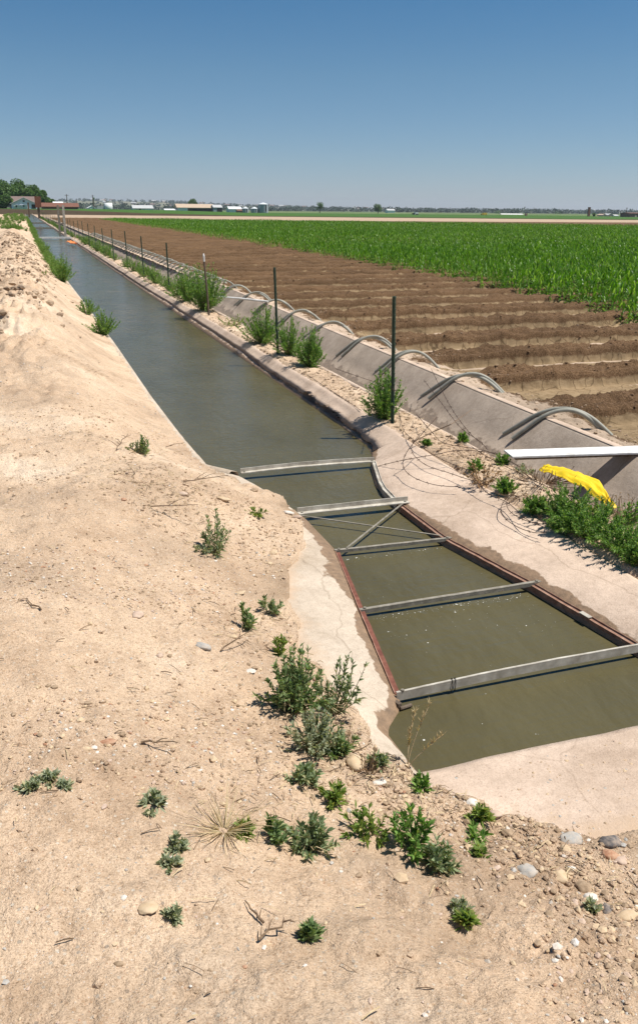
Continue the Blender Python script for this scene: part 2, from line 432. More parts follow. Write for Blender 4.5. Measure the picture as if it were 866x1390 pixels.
# right wall of the canal beyond the flume: lower lining, ragged crack, collar
Y = ysamples(6.80, 330)
xr = XR(Y); zt = 0.0+.006*fbm(Y*1.2, Y*0, 61, 3)
rag = fbm(Y*5, Y*0, 62, 4, .65)
near = 1-sst(8.5, 13, Y)
tc_ = .42+.10*fbm(Y*.35, Y*0, 64, 2)-.20*near            # height of the crack as a fraction of the face
tc_ = tc_ + (.03+.07*near)*rag
gap = (.008+.10*near*np.clip(.45+rag*1.6, .03, 2))*(.5+1.*vn(Y*2, Y*0, 66))
gap = np.minimum(gap + np.clip((Y-18)*.0006, 0, .03), .085)
xt = np.full_like(Y, 3.145)+.014*fbm(Y*2, Y*0, 67, 5, .65)
P = lambda x, z: np.stack([x, Y, z], -1)
face_x = lambda t: xr+(xt-xr)*(t**1.15); face_z = lambda t: WZ+(zt-WZ)*t
bul = .016*fbm(Y*3, Y*0+3, 68, 5, .7)
rows = [P(xr-.10, Y*0-.6), P(face_x(tc_*0), face_z(tc_*0)), P(face_x(tc_*.5)+bul, face_z(tc_*.5)), P(face_x(tc_)+.004, face_z(tc_)-gap*.5),
        P(face_x(tc_)+.05+gap, face_z(tc_)-gap*.6), P(face_x(tc_)+.05+gap, face_z(tc_)+gap*.5),
        P(face_x(tc_)-.012*near-.004, face_z(tc_)+gap*.5), P(face_x(tc_*.6+.4)-.006+bul, face_z(tc_*.6+.4)),
        P(face_x(tc_*.2+.8)-.004+bul*.6, face_z(tc_*.2+.8)), P(xt-.012, zt-.004), P(xt+.012, zt+.005), P(xt+.075, zt+.002), P(xt+.085, zt-.1)]
one = np.ones_like(Y)
wet = [one*1.2, one*1.1, one*.55, one*.4, one*0, one*0, one*.3*near, one*0, one*0, one*0, one*0, one*0, one*0]
canal = empty('canal_lining', (0, 0, 0), 'pinkish concrete lining of the canal with a dark ragged crack along its right wall', 'canal wall')
canal['kind'] = 'structure'; 
strip_mesh('right_wall', rows, M_conc, wet, canal)
# left wall: thin lip
Y = ysamples(6.45, 330)
xl = XL(Y); j = .006*fbm(Y*4, Y*0, 91, 3)
rows = [P(xl-.0, Y*0-.6), P(xl, Y*0-.2), P(xl-.010, Y*0-.105), P(xl-.020+j, Y*0-.090), P(xl-.070+j, Y*0-.082), P(xl-.11, Y*0-.11), P(xl-.13, Y*0-.4)]
one = np.ones_like(Y)
strip_mesh('left_wall', rows[::-1], M_concP, [one*0, one*0, one*0, one*0, one*.2, one*1, one*1], canal)

# aprons round the flume
def bl(a, b, t): return a+(b-a)*t
Y = np.concatenate([np.linspace(-2.5, 2, 40), np.linspace(2.05, 6.83, 180)])
xi = XR(Y); xo = 3.145+.01*fbm(Y*2, Y*0, 67, 3)
P = lambda x, z: np.stack([x, Y, z], -1)
rows, wet = [], []
steep = sst(6.1, 6.78, Y)
bw = np.interp(Y, [1.9, 2.87, 3.15, 3.82, 4.6, 5.25, 5.45, 6.3, 6.7], [.01, .02, .05, .10, .11, .06, .02, .02, .06])
for t in (-.25, -.02, 0, .06, .12, .2, .3, .42, .55, .7, .85, .96, 1., 1.06):
    x = bl(xi, xo, t)
    zz = -.126+.126*(max(t, 0)**.55) if t >= 0 else (-.16 if t > -.1 else -.7)
    zst = WZ+.005+.145*max(t, 0) if t >= 0 else (-.20 if t > -.1 else -.7)
    z = bl(zz, zst, steep)
    z = z + .006*fbm(x*2.5, Y*2.5, 95, 3)*(t > .05)
    if t > 1: z = z*0-.12
    d = np.maximum(x-xi, 0)
    rows.append(P(x, z)); wet.append(np.clip(1.0-.5*d/np.maximum(bw, .001), -.4, 1.2))
strip_mesh('right_apron', rows, M_conc, wet, canal, [np.full(len(Y), v) for v in (0, 0, 0, 0, 0, 0, 0, .1, .1, .1, .15, .3, .5, .6)])

Y = np.concatenate([np.linspace(2.42, 6.46, 200)])
P = lambda x, z: np.stack([x, Y, z], -1)
xi = XL(Y); xo = np.minimum(XA(Y)-.16, xi-.12)
bw = np.interp(Y, [2.4, 2.7, 2.87, 3.0, 3.35, 3.73, 3.82, 4.3, 5.06, 5.45], [.03, .05, .10, .05, .07, .09, .03, .13, .10, .02])
rows, wet = [], []
for t in (1.05, 1., .85, .7, .55, .42, .3, .2, .12, .06, 0, -.03, -.3):
    x = bl(xi, xo, t)
    sub = 1-sst(2.80, 2.98, Y)
    z = -.130+.095*(max(t, 0)**.5)-np.clip(Y-5, 0, 1)*.02
    z = z - sub*.06*(1-sst(0, .45, np.full_like(Y, t)))
    if t < 0: z = z*0-(.20 if t > -.1 else .7)
    z = z + .006*fbm(x*3, Y*3, 97, 3)*(t > .05)
    d = np.maximum(xi-x, 0)
    rows.append(P(x, z)); wet.append(np.clip(1.0-.5*d/np.maximum(bw, .001), -.4, 1.2))
strip_mesh('left_apron', rows, M_concP, wet, canal, [np.full(len(Y), v) for v in (1., .95, .8, .62, .42, .28, .18, .08, 0, 0, 0, 0, 0)])
# slab across the downstream end
X_ = np.linspace(1.1, 3.3, 90); rows, wet = [], []
for i, yy in enumerate((2.472, 2.47, 2.465, 2.43, 2.37, 2.27, 2.1, 1.9, 1.7, 1.5)):
    e_ = .012*fbm(X_*3, X_*0, 99, 3)+(X_-2.4)*-.015
    z = [-.7, -.17, -.132, -.125, -.12, -.115, -.108, -.10, -.095, -.09][i]
    rows.append(np.stack([X_, yy+e_, X_*0+z+.004*fbm(X_*5, X_*0+yy*5, 98, 3)], -1))
    wet.append(X_*0+[1, .8, .3, .05, 0, 0, 0, 0, 0, 0][i])
strip_mesh('end_slab', rows[::-1], M_conc, wet[::-1], canal, [X_*0+v for v in (0, 0, .05, .05, .1, .2, .4, .7, 1, 1)][::-1])

# ---------------------------------------------------------------- water
def water_mat():
    m, n, b = new_mat('muddy_water'); p = pos(n)
    mp = n.nodes.new('ShaderNodeMapping'); mp.inputs['Scale'].default_value = (1, .55, 1); link(n, p, mp.inputs[0])
    f = noise_node(n, mp.outputs[0], 1.6, 3, .6)
    link(n, ramp(n, f, [(.3, (.078, .066, .030)), (.7, (.102, .087, .042))]), b.inputs['Base Color'])
    b.inputs['Roughness'].default_value = .06; b.inputs['IOR'].default_value = 1.33
    b.inputs['Specular IOR Level'].default_value = .42
    h = math_n(n, 'ADD', noise_node(n, mp.outputs[0], 14, 3, .6), math_n(n, 'MULTIPLY', noise_node(n, mp.outputs[0], 3.5, 3, .55), 1.8))
    mp2 = n.nodes.new('ShaderNodeMapping'); mp2.inputs['Scale'].default_value = (.5, 3.2, 1); mp2.inputs['Rotation'].default_value = (0, 0, .25); link(n, p, mp2.inputs[0])
    wv = noise_node(n, mp2.outputs[0], 7, 4, .6)
    h = math_n(n, 'ADD', h, math_n(n, 'MULTIPLY', wv, .9))
    link(n, ramp(n, noise_node(n, p, .8, 3, .6), [(.35, (.04, .04, .04)), (.65, (.16, .16, .16))]), b.inputs['Roughness'])
    bump(n, h, b, .34, .022); return m
M_water = water_mat()
xs = np.array([.55, 1.2, 2, 2.8, 3.35]); ys = np.array([2.3, 4, 7, 12, 25, 60, 150, 330])
V = [(x, y, WZ) for y in ys for x in xs]
tag(mesh_np('water', V, grid_quads(len(ys), len(xs)), M_water), kind='structure')

# ---------------------------------------------------------------- head ditch beside the field
def ditch():
    root = empty('head_ditch', (0, 0, 0), 'small grey concrete head ditch between the fence strip and the ploughed field', 'ditch'); root['kind'] = 'structure'
    Y = ysamples(1.5, 200, .05, .006); P = lambda x, z: np.stack([x, Y, z], -1)
    w = .012*fbm(Y*.8, Y*0, 120, 3); x0 = 3.60+w; x1 = 4.60+np.clip((Y-8)*.012, 0, .3)+w
    one = np.ones_like(Y)
    rows = [P(x0-.07, one*-.1), P(x0-.06, one*.012), P(x0-.015, one*.018), P(x0, one*.010), P(x0+.34, one*-.34), P(x1-.44, one*-.34),
            P(x1-.22, one*-.12), P(x1-.02, one*.085), P(x1+.01, one*.10), P(x1+.075, one*.10), P(x1+.10, one*-.1)]
    wet = [one*0]*4+[one*.7, one*.7, one*.22, one*0, one*-.3, one*-.3, one*0]
    strip_mesh('lining', rows, M_concG, wet, root)
    r2 = [P(x1+.002, one*.103), P(x1+.012, one*.108), P(x1+.07, one*.108), P(x1+.085, one*.09)]
    strip_mesh('rim', r2, M_conc, [one*-.3]*4, root)
    r3 = [P(x0-.065, one*.0), P(x0-.058, one*.021), P(x0-.014, one*.025), P(x0+.003, one*.008)]
    strip_mesh('rim', r3, M_conc, [one*-.3]*4, root)
ditch()
# mud floor in the ditch below the check beam
# ---------------------------------------------------------------- ploughed soil
def soil_mat():
    m, n, b = new_mat('ploughed_soil'); p = pos(n)
    a = attr(n, 'silt')
    nf = noise_node(n, p, 60, 5, .75); nm = noise_node(n, p, 8, 5, .65)
    an = math_n(n, 'ADD', a, math_n(n, 'MULTIPLY', math_n(n, 'SUBTRACT', nm, .5), .35))
    rid = ramp(n, nf, [(.36, (.060, .033, .015)), (.53, (.150, .089, .045)), (.70, (.29, .19, .115))])
    silt = ramp(n, nm, [(.3, (.25, .175, .095)), (.7, (.36, .265, .155))])
    mp = n.nodes.new('ShaderNodeMapping'); mp.inputs['Scale'].default_value = (1, 1.3, .2); link(n, p, mp.inputs[0])
    vo = n.nodes.new('ShaderNodeTexVoronoi'); vo.feature = 'DISTANCE_TO_EDGE'; vo.inputs['Scale'].default_value = 3.6
    wv = n.nodes.new('ShaderNodeMixRGB'); wv.blend_type = 'ADD'; wv.inputs[0].default_value = .12
    nz = n.nodes.new('ShaderNodeTexNoise'); nz.inputs['Scale'].default_value = 6; link(n, p, nz.inputs['Vector'])
    link(n, mp.outputs[0], wv.inputs[1]); link(n, nz.outputs['Color'], wv.inputs[2]); link(n, wv.outputs[0], vo.inputs['Vector'])
    cr = ramp(n, vo.outputs['Distance'], [(.0, (.45, .42, .4)), (.035, (1, 1, 1))])
    silt = mix(n, 1., silt, cr, 'MULTIPLY')
    f = ramp(n, an, [(.42, (0, 0, 0)), (.58, (1, 1, 1))])
    c = mix(n, f, rid, silt)
    pale = attr(n, 'pale')
    c = mix(n, ramp(n, math_n(n, 'ADD', pale, math_n(n, 'MULTIPLY', math_n(n, 'SUBTRACT', nm, .5), .6)), [(.45, (0, 0, 0)), (.55, (1, 1, 1))]), c, (.54, .42, .31))
    big = ramp(n, noise_node(n, p, .5, 5, .6), [(.3, (.72, .70, .68)), (.7, (1.25, 1.22, 1.2))])
    c = mix(n, 1., c, big, 'MULTIPLY')
    link(n, c, b.inputs['Base Color']); b.inputs['Roughness'].default_value = .9; b.inputs['Specular IOR Level'].default_value = .15
    bump(n, math_n(n, 'ADD', nf, math_n(n, 'MULTIPLY', nm, .6)), b, .8, .03); return m
M_soil = soil_mat()
CEY = [0, 10, 13.3, 19, 31, 60, 146, 200]; CEX = [9.6, 10.6, 11.2, 12.0, 12.75, 13.2, 13.6, 13.6]
XC = lambda y: np.interp(y, CEY, CEX)
def soil_z(X, Y):
    u = fur(Y + .06*fbm(X*.7, Y*.4, 201, 3)+.045*fbm(X*6, Y*3, 202, 3)); ph = np.abs((u % 1)-.5)*2        # 1 at furrow centre, 0 on the ridge
    ridge = 1-sst(.30, .42, ph)
    # a smaller secondary furrow on the bed top
    sec = np.exp(-((ph)/.13)**2)
    edge = sst(5.0, 5.6, X+.25*fbm(Y*2, X*2, 207, 2))
    z = -.13+ridge*.20*(1+.28*fbm(X*3, Y*2, 203, 3))-sec*.06
    z = z*edge + (1-edge)*(.02+.03*fbm(X*4, Y*4, 204, 3))
    z = z + (.012+.035*ridge*edge+.02*(1-edge))*fbm(X*11, Y*11, 205, 4, .65)
    return z, ridge, edge, ph
def build_soil(y0, y1, dy, xs, name='field_soil'):
    Y_ = np.arange(y0, y1+dy*.5, dy); X, Y = np.meshgrid(xs, Y_)
    z, ridge, edge, ph = soil_z(X, Y)
    silt = (1-ridge)*edge
    pale = .85*np.exp(-((ph-.50)/.07)**2)*sst(.33, .55, vn(X*.5, Y*1.1, 210))*edge + .62*(1-edge)
    o = mesh_np(name, np.stack([X, Y, z], -1).reshape(-1, 3), grid_quads(*X.shape), M_soil, attrs={'silt': silt, 'pale': pale})
    tag(o, kind='structure')
def xspace(a, b, n, p=1.0): return a+(b-a)*np.linspace(0, 1, n)**p
build_soil(2.0, 17, .022, xspace(FIELD0, 13.5, 300, 1.1))
build_soil(17, 45, .05, xspace(FIELD0, 14.5, 110))
build_soil(45, 190, .11, xspace(FIELD0, 15.5, 36))
# soil under the corn
V = [(12.5, 2, -.11), (400, 2, -.11), (400, 175, -.11), (12.5, 175, -.11)]
o = mesh_np('field_soil', V, [(0, 1, 2, 3)], M_soil, attrs={'silt': np.full(4, .0), 'pale': np.zeros(4)}); tag(o, kind='structure')

# ---------------------------------------------------------------- far land: one sheet to the horizon, crops and tracks as bands of the land itself
def far_mat():
    m, n, b = new_mat('farmland'); p = pos(n)
    s = n.nodes.new('ShaderNodeSeparateXYZ'); link(n, p, s.inputs[0])
    w = noise_node(n, p, .02, 3, .5)
    q = math_n(n, 'ADD', s.outputs[1], math_n(n, 'MULTIPLY', s.outputs[0], .30))
    q = math_n(n, 'ADD', q, math_n(n, 'MULTIPLY', w, 18))
    t = math_n(n, 'MULTIPLY', q, 1/4000.)
    k = lambda d: d/4000.
    r = n.nodes.new('ShaderNodeValToRGB'); r.color_ramp.interpolation = 'CONSTANT'; e = r.color_ramp.elements
    st = [(0, (.36, .26, .17)), (150, (.42, .31, .215)), (306, (.07, .05, .03)), (330, (.06, .125, .028)), (800, (.30, .25, .15)), (880, (.08, .15, .045)), (1300, (.20, .18, .10)), (1600, (.07, .11, .05))]
    while len(e) < len(st): e.new(.9)
    for i, (d, c) in enumerate(st): e[i].position = k(d); e[i].color = (*c, 1)
    link(n, t, r.inputs[0])
    c = mix(n, .7, r.outputs[0], ramp(n, noise_node(n, p, .4, 5, .7), [(.3, (.75, .75, .75)), (.7, (1.2, 1.2, 1.2))]), 'MULTIPLY')
    link(n, c, b.inputs['Base Color']); b.inputs['Roughness'].default_value = .95; b.inputs['Specular IOR Level'].default_value = .05
    return m
M_far = far_mat()
def far_z(x, y):
    r = np.hypot(x, y)
    z = -.16+1.75*sst(316, 334, y)*(1-sst(40, 140, x))*sst(-400, -60, x)
    z = z + np.clip(r-900, 0, 1e5)*.0003
    return z
rs = [3.0]
while rs[-1] < 9000: rs.append(rs[-1]*1.03+.2)
T = np.radians(np.linspace(-80, 100, 200)); R, T = np.meshgrid(rs, T, indexing='ij'); X, Y = R*np.sin(T), R*np.cos(T)
Z = far_z(X, Y); Z = Z-1.0*(np.hypot(X, Y) < 120)*(X < 16)
tag(mesh_np('farmland', np.stack([X, Y, Z], -1).reshape(-1, 3), grid_quads(*R.shape), M_far), kind='structure')
# near ground to the far left under the bank
# ---------------------------------------------------------------- foliage generator
def blades(Pn, D, L, Wd, droop, ns=3, prof=(.35, 1, .75, .04), r=None, roll=.7):
    r = r or rng; n = len(Pn); D = D/np.linalg.norm(D, axis=1, keepdims=True)
    upv = np.array([0, 0, 1.]); rnd = r.normal(size=(n, 3))
    side = np.cross(D, upv+rnd*roll); side /= np.linalg.norm(side, axis=1, keepdims=True)+1e-9
    V = np.zeros((n, ns+1, 2, 3)); t = np.linspace(0, 1, ns+1)
    for i, tt in enumerate(t):
        c = Pn+D*(L*tt)[:, None]; c[:, 2] -= (droop*L)*tt**2
        w = Wd*np.interp(tt, np.linspace(0, 1, len(prof)), prof)
        V[:, i, 0] = c-side*(w/2)[:, None]; V[:, i, 1] = c+side*(w/2)[:, None]
    b = (np.arange(n)*(ns+1)*2)[:, None, None]; k = (np.arange(ns)*2)[None, :, None]
    Q = b+k+np.array([0, 1, 3, 2])[None, None, :]
    var = np.repeat(r.random(n), (ns+1)*2)
    return V.reshape(-1, 3), Q.reshape(-1, 4), var

def plant(name, label, cat, base, h, spread, nst, nl, L, Wd, mat, group=None, seed=0, up_=.5, leafup=.35, stemr=.0022, lean=(0, 0), stemmat=None, rscale=1., ns=3, drp=.25, dry=0, tipc=.62):
    r = np.random.default_rng(seed+100)
    root = empty(name, base, label, cat, group)
    P_, D_, LL = [], [], []
    sm = MB()
    for s in range(nst):
        az = r.random()*2*math.pi; u = r.random()
        out = spread*(.15+1.0*u**.8)*(.6+.55*r.random())
        hh = h*(1-.62*u**1.6)*(.45+.6*r.random())
        ex = np.array([math.cos(az)*out+lean[0]*hh, math.sin(az)*out+lean[1]*hh, hh])
        b0 = np.array([math.cos(az)*spread*.06, math.sin(az)*spread*.06, -.01])
        c1 = b0+np.array([ex[0]*(1-up_)+r.normal()*.08*spread, ex[1]*(1-up_)+r.normal()*.08*spread, hh*(.25+.3*r.random())])
        ts = np.linspace(0, 1, 6)
        pts = [(1-t)**2*b0+2*t*(1-t)*c1+t*t*ex for t in ts]
        sm.tube(pts, [stemr*(1.3-.9*t)*rscale for t in ts], 4, False)
        tl = np.clip(1-(r.random(nl)**1.25)*(.35+tipc*r.random()*1.2), .08, 1)
        for t in tl:
            p = (1-t)**2*b0+2*t*(1-t)*c1+t*t*ex
            tan = 2*(1-t)*(c1-b0)+2*t*(ex-c1); tan /= np.linalg.norm(tan)+1e-9
            rd = r.normal(size=3); rd -= tan*rd.dot(tan); rd /= np.linalg.norm(rd)
            d = rd*(1-leafup*t)+tan*(.30+.65*t)+np.array([0, 0, .18])
            P_.append(p); D_.append(d); LL.append(L*(.45+.8*r.random())*(1.15-.45*t))
    P_ = np.array(P_); D_ = np.array(D_); LL = np.array(LL)
    V, Q, va = blades(P_, D_, LL, Wd*(.6+.7*r.random(len(P_))), drp*(.3+1.4*r.random(len(P_))), ns, r=r, roll=.9)
    sm.build('stems', stemmat or mat_stem, root)
    mesh_np('foliage', V, Q, mat, root, True, {'var': va})
    if dry:
        dm = MB()
        for k in range(dry):
            az = r.random()*6.28; o = spread*(.4+.9*r.random()); z_ = h*.45*r.random()**2
            dm.tube([(0, 0, 0), (math.cos(az)*o*.5, math.sin(az)*o*.5, z_*.7+.012), (math.cos(az+.3)*o, math.sin(az+.3)*o, z_+.004)], [.0018, .0014, .0008], 3, False)
        dm.build('dead_stems', M_straw, root)
    return root
mat_stem = simple('green_stem', (.10, .13, .05), (.20, .19, .09), 60, .7)

# ---------------------------------------------------------------- flume: bars, rails, braces
def angle_bar(name, label, a, b, hgt, wid, mat, arch=0, n=10):
    a, b = kb(a), kb(b)
    root = empty(name, (Vector(a)+Vector(b))/2, label, 'crossbar')
    o_ = (Vector(a)+Vector(b))/2; a = Vector(a)-o_; b = Vector(b)-o_
    pts = [a.lerp(b, i/n)+Vector((0, 0, arch*math.sin(math.pi*i/n)+random.uniform(-.0012, .0012))) for i in range(n+1)]
    m1, m2 = MB(), MB(); t = .007
    def sweep(mb, y0, y1, z0, z1):
        V = []
        for p in pts: V += [p+Vector((0, y0, z0)), p+Vector((0, y1, z0)), p+Vector((0, y1, z1)), p+Vector((0, y0, z1))]
        Q = []
        for i in range(n):
            for k in range(4): Q.append((i*4+k, i*4+(k+1) % 4, (i+1)*4+(k+1) % 4, (i+1)*4+k))
        Q += [(3, 2, 1, 0), (n*4, n*4+1, n*4+2, n*4+3)]
        mb.add(V, Q)
    sweep(m1, -wid/2, wid/2, -t, 0)
    sweep(m2, wid/2-t, wid/2, .0005, hgt) if hgt > 0 else sweep(m2, -wid/2, -wid/2+t, hgt, -t-.0005)
    m1.build('flange', mat, root); w = m2.build('web', mat, root)
    for q in (a, b):                                           # bolt heads at the ends
        bm_ = MB(); c = q+Vector((.03 if q is a else -.03, 0, 0)); bm_.tube([c, c+Vector((0, 0, .007))], .009, 6); bm_.build('bolt', M_dsteel, root)
    return root
bz = WZ+.062
def kb(p): return (p[0]*K1, p[1]*K1, p[2])
angle_bar('steel_crossbar', 'pale galvanised angle bar across the upstream mouth of the flume, farthest crossbar', (1.60, 6.72, bz), (2.86, 6.70, bz), .028, .045, M_steel, .012)
angle_bar('steel_crossbar', 'pale wide angle bar over the flume throat, just upstream of the crossed braces', (1.77, 5.60, bz), (2.68, 5.58, bz+.004), .032, .05, M_steel, 0)
angle_bar('steel_crossbar', 'thin dark grey bar just downstream of the crossed braces', (1.80, 4.87, bz-.012), (2.66, 4.82, bz-.006), -.021, .022, M_dsteel, 0)
angle_bar('steel_crossbar', 'dark weathered bar across the middle of the flume, white ripples along it', (1.64, 4.0, bz-.012), (2.85, 3.99, bz), -.025, .022, M_dsteel, 0)
b5 = angle_bar('steel_crossbar', 'longest pale bar, nearest the viewer, with wire wrapped round its left part', (1.48, 3.12, bz), (2.98, 3.12, bz+.012), -.045, .012, M_steel, .012)
cl = MB()
for dx in (0, .016):
    pts = [Vector((-.75+.315+dx, .010*math.cos(t)-.0, -.024+.036*math.sin(t))) for t in np.linspace(0, 2*math.pi, 12)]
    cl.tube(pts, .002, 4)
cl.build('wire_tie', M_dark, b5)
root = empty('cross_brace', (2.2*K1, 5.2*K1, bz-.012), 'two thin rusty rods crossed in an X between two flume crossbars', 'brace')
m = MB(); m.beam((-.42, .36, .004), (.42, -.30, -.008), .012, .005); m.build('rod', M_dsteel, root)
m = MB(); m.beam((.42, .36, .012), (-.30, -.32, .004), .013, .005); m.build('rod', M_dsteel, root)

def rail(name, label, pts, mat, side, h0=.25, w=.028, step=.08):
    """steel side plate with a turned edge on top"""
    pts = [kb(p) for p in pts]
    c = Vector(pts[0]); root = empty(name, c, label, 'steel rail')
    P_ = []
    for a, b in zip(pts[:-1], pts[1:]):
        a, b = Vector(a), Vector(b); n = max(1, int((b-a).length/step))
        for i in range(n): P_.append(a.lerp(b, i/n)-c)
    P_.append(Vector(pts[-1])-c)
    def sweep(x0, x1, z0, z1, jit=.002):
        V, Q = [], []; mb = MB()
        for i, p in enumerate(P_):
            j = Vector((mn.noise(Vector((i*.9, h0, 3)))*jit*2, 0, mn.noise(Vector((i*.7, 7, 1)))*jit))
            V += [p+j+Vector((x0, 0, z0)), p+j+Vector((x1, 0, z0)), p+j+Vector((x1, 0, z1)), p+j+Vector((x0, 0, z1))]
        for i in range(len(P_)-1):
            for k in range(4): Q.append((i*4+k, i*4+(k+1) % 4, (i+1)*4+(k+1) % 4, (i+1)*4+k))
        L = (len(P_)-1)*4; Q += [(3, 2, 1, 0), (L, L+1, L+2, L+3)]
        mb.add(V, Q); return mb
    sweep(-.004, .004, -h0, -.006).build('side_plate', mat, root)
    a, b = sorted((0.0045*side*0-.004*side, w*side)); sweep(a, b, -.005, .004).build('turned_edge', mat, root)
    lip = sweep(*sorted((w*side*.92, w*side*1.12)), -.002, .014); lip.build('raised_lip', M_rustP if mat is M_rust else mat, root)
    return root
rail('flume_rail', 'red rusty steel rail along the left edge of the flume', [(1.825, 4.85, WZ+.034), (1.66, 3.98, WZ+.034), (1.505, 3.14, WZ+.034)], M_rust, -1, .25, .024)
rr = rail('flume_rail', 'long red rusty steel rail along the right edge of the flume', [(2.595, 5.54, WZ+.040), (2.61, 4.84, WZ+.040), (2.78, 3.98, WZ+.040), (2.90, 3.10, WZ+.040)], M_rustP, 1, .25, .02)
m = MB(); m.box((2.835-2.595, 3.62-5.54, .013), (.03, .075, .004), rz=.12); m.build('splice_plate', M_steel, rr)
rail('side_sheet', 'pale sheet metal edge lining the right side of the flume throat upstream', [(2.83, 6.69, WZ+.05), (2.665, 6.15, WZ+.045), (2.62, 5.95, WZ+.048), (2.59, 5.62, WZ+.045)], M_steel, 1, .25, .026, .12)
m = MB()                                                        # rusty pipe stub at the end of the near bar
root = empty('rusty_bracket', (1.50*K1, 3.07*K1, WZ+.012), 'dark rusty bracket stub at the left end of the nearest crossbar', 'bracket')
m.tube([(-.025, -.01, .0), (.035, .0, .0)], .009, 8); m.box((-.028, .012, .010), (.02, .035, .022), .3); m.build('stub', M_wood, root)

# ---------------------------------------------------------------- fence posts
def t_post(base, h, label, group, lean=(0, 0), mat=None, rz=0.):
    root = empty('fence_post', base, label, 'post', group, rz)
    root.rotation_euler = (lean[1], lean[0], rz)
    m = MB(); w = .036
    m.box((0, 0, h/2-.1), (w, .006, h+.2)); m.box((0, -.017, h/2-.1), (.006, .028, h+.2)); m.build('post_shaft', mat or M_post, root)
    m = MB()
    zs_ = []; 
    for k in range(int(h/.055)-1): z_ = .12+k*.055; zs_ += [(z_-.008, .001), (z_-.006, .009), (z_+.006, .009), (z_+.008, .001)]
    m.add([(x, y, z) for z, d_ in zs_ for x, y in ((-.005, -.0315), (.005, -.0315), (.005, -.0315-d_), (-.005, -.0315-d_))],
          [(i*4+q, i*4+(q+1) % 4, (i+1)*4+(q+1) % 4, (i+1)*4+q) for i in range(len(zs_)-1) for q in range(4)])
    m.build('studded_edge', mat or M_post, root)
    return root
GP = 'green steel posts of the long canal fence'
names = {0: 'dark green steel fence post nearest the viewer, bushy weed at its foot', 1: 'second dark green steel fence post from the viewer, dense green bush beside it',
         3: 'dark steel fence post beyond the leaning wooden post and the tall bush', 4: 'dark steel fence post standing in weeds, two posts beyond the leaning wooden post'}
py = [7.24, 11.4, 16.3, 21.1, 25.6]+[30+4.45*k for k in range(30)]
for i, y in enumerate(py):
    h = 1.2+random.uniform(-.05, .05)
    if i == 0: h = 1.23
    x = 3.28+random.uniform(-.02, .02)
    if i == 2: continue
    t_post((x, y, G(3.3, y)), h, names.get(i, 'dark steel post in the far run of the canal fence'), GP, (random.uniform(-.012, .012)-.03, 0), rz=random.uniform(-.2, .5)+math.radians(-20))
root = empty('wooden_post', (3.30, 16.3, 0), 'leaning weathered wooden post with a pale top, tall green bush beside it', 'post')
root.rotation_euler = (0, -.055, 0)
m = MB(); m.tube([(0, 0, -.2), (.004, 0, .5), (-.004, 0, 1.05)], [.021, .02, .019], 7); m.build('shaft', M_wood, root)
m = MB(); m.tube([(-.004, 0, 1.04), (-.002, 0, 1.15), (0, .01, 1.19)], [.021, .019, .009], 7); m.build('pale_top', M_white, root)
# fence wire still strung on the far run
for z_, nm in ((1.05, 'upper strand of thin fence wire strung along the far posts'), (.62, 'lower strand of thin fence wire strung along the far posts')):
    m = MB(); pts = []
    ys_ = py[3:20]
    for a, b in zip(ys_[:-1], ys_[1:]):
        for t in (0, .5): pts.append((3.25, a+(b-a)*t, z_-(.02 if t else 0)))
    m.tube(pts, .0028, 4, False); tag(m.build('fence_wire', M_wire), nm, 'wire')

# ---------------------------------------------------------------- siphon tubes
def siphon(base, yi, skew, label, big=1., wob=0.):
    """bent pipe: inner end over the ditch, arch over the rim, outer end in the furrow"""
    root = empty('siphon_tube', base, label, 'siphon tube', 'bent irrigation pipes hooked over the ditch rim')
    x0 = base[0]
    prof = [(-.35, -.14), (-.26, -.055), (-.16, .04), (-.07, .108), (.02, .152), (.11, .172), (.19, .17), (.27, .145), (.35, .095), (.42, .03), (.49, -.045)]
    P_ = [Vector((x*big, skew*(-x)+wob*math.sin(x*5), z-.01+wob)) for x, z in prof]
    # smooth
    pts = []
    for i in range(len(P_)-1):
        p0, p1, p2, p3 = P_[max(i-1, 0)], P_[i], P_[i+1], P_[min(i+2, len(P_)-1)]
        for t in (0, .33, .66):
            pts.append(.5*((2*p1)+(-p0+p2)*t+(2*p0-5*p1+4*p2-p3)*t*t+(-p0+3*p1-3*p2+p3)*t**3))
    pts.append(P_[-1])
    m = MB(); r = .0205
    m.tube(pts, r, 10, False)
    # dark plug paints in the bore's shade so the end shows as a hole
    m.build('pipe', M_tube, root, True)
    q = MB(); q.tube([pts[0]+(pts[1]-pts[0])*.02, pts[0]+(pts[1]-pts[0])*.3], r*.82, 10, True); q.build('bore_shade', M_dark, root)
    q = MB(); q.tube([pts[0]-(pts[1]-pts[0])*.01, pts[0]+(pts[1]-pts[0])*.12], r*1.06, 10, False); q.build('pipe_lip', M_tube, root)
    return root
ords = ['first', 'second', 'third', 'fourth', 'fifth', 'sixth', 'seventh', 'eighth']
rimx = lambda y: 4.60+min(max((y-8)*.012, 0), .3)
ty = TY+[22.3+.9*k for k in range(1, 52)]
for k, y in enumerate(ty):
    sk = .55 if k < 2 else (.45 if k < 4 else random.uniform(.3, .6))
    for s in (0, 1):
        if k >= 8: lab = 'bent grey pipe in the far close row of siphon pipes over the ditch rim'
        elif k == 0: lab = ('nearer', 'farther')[s]+' of the two bent grey siphon pipes closest to the white beam'
        else: lab = '%s pipe of the %s siphon pair along the ditch, counted from the white beam' % (('nearer', 'farther')[s], ords[k])
        siphon((rimx(y)+.075+random.uniform(-.02, .02), y+.20+s*(.085+random.uniform(0, .03)), random.uniform(0, .01)), y, sk+random.uniform(-.12, .12)*(k > 1)+s*.30, lab, .88+random.uniform(-.03, .05), random.uniform(0, .03))
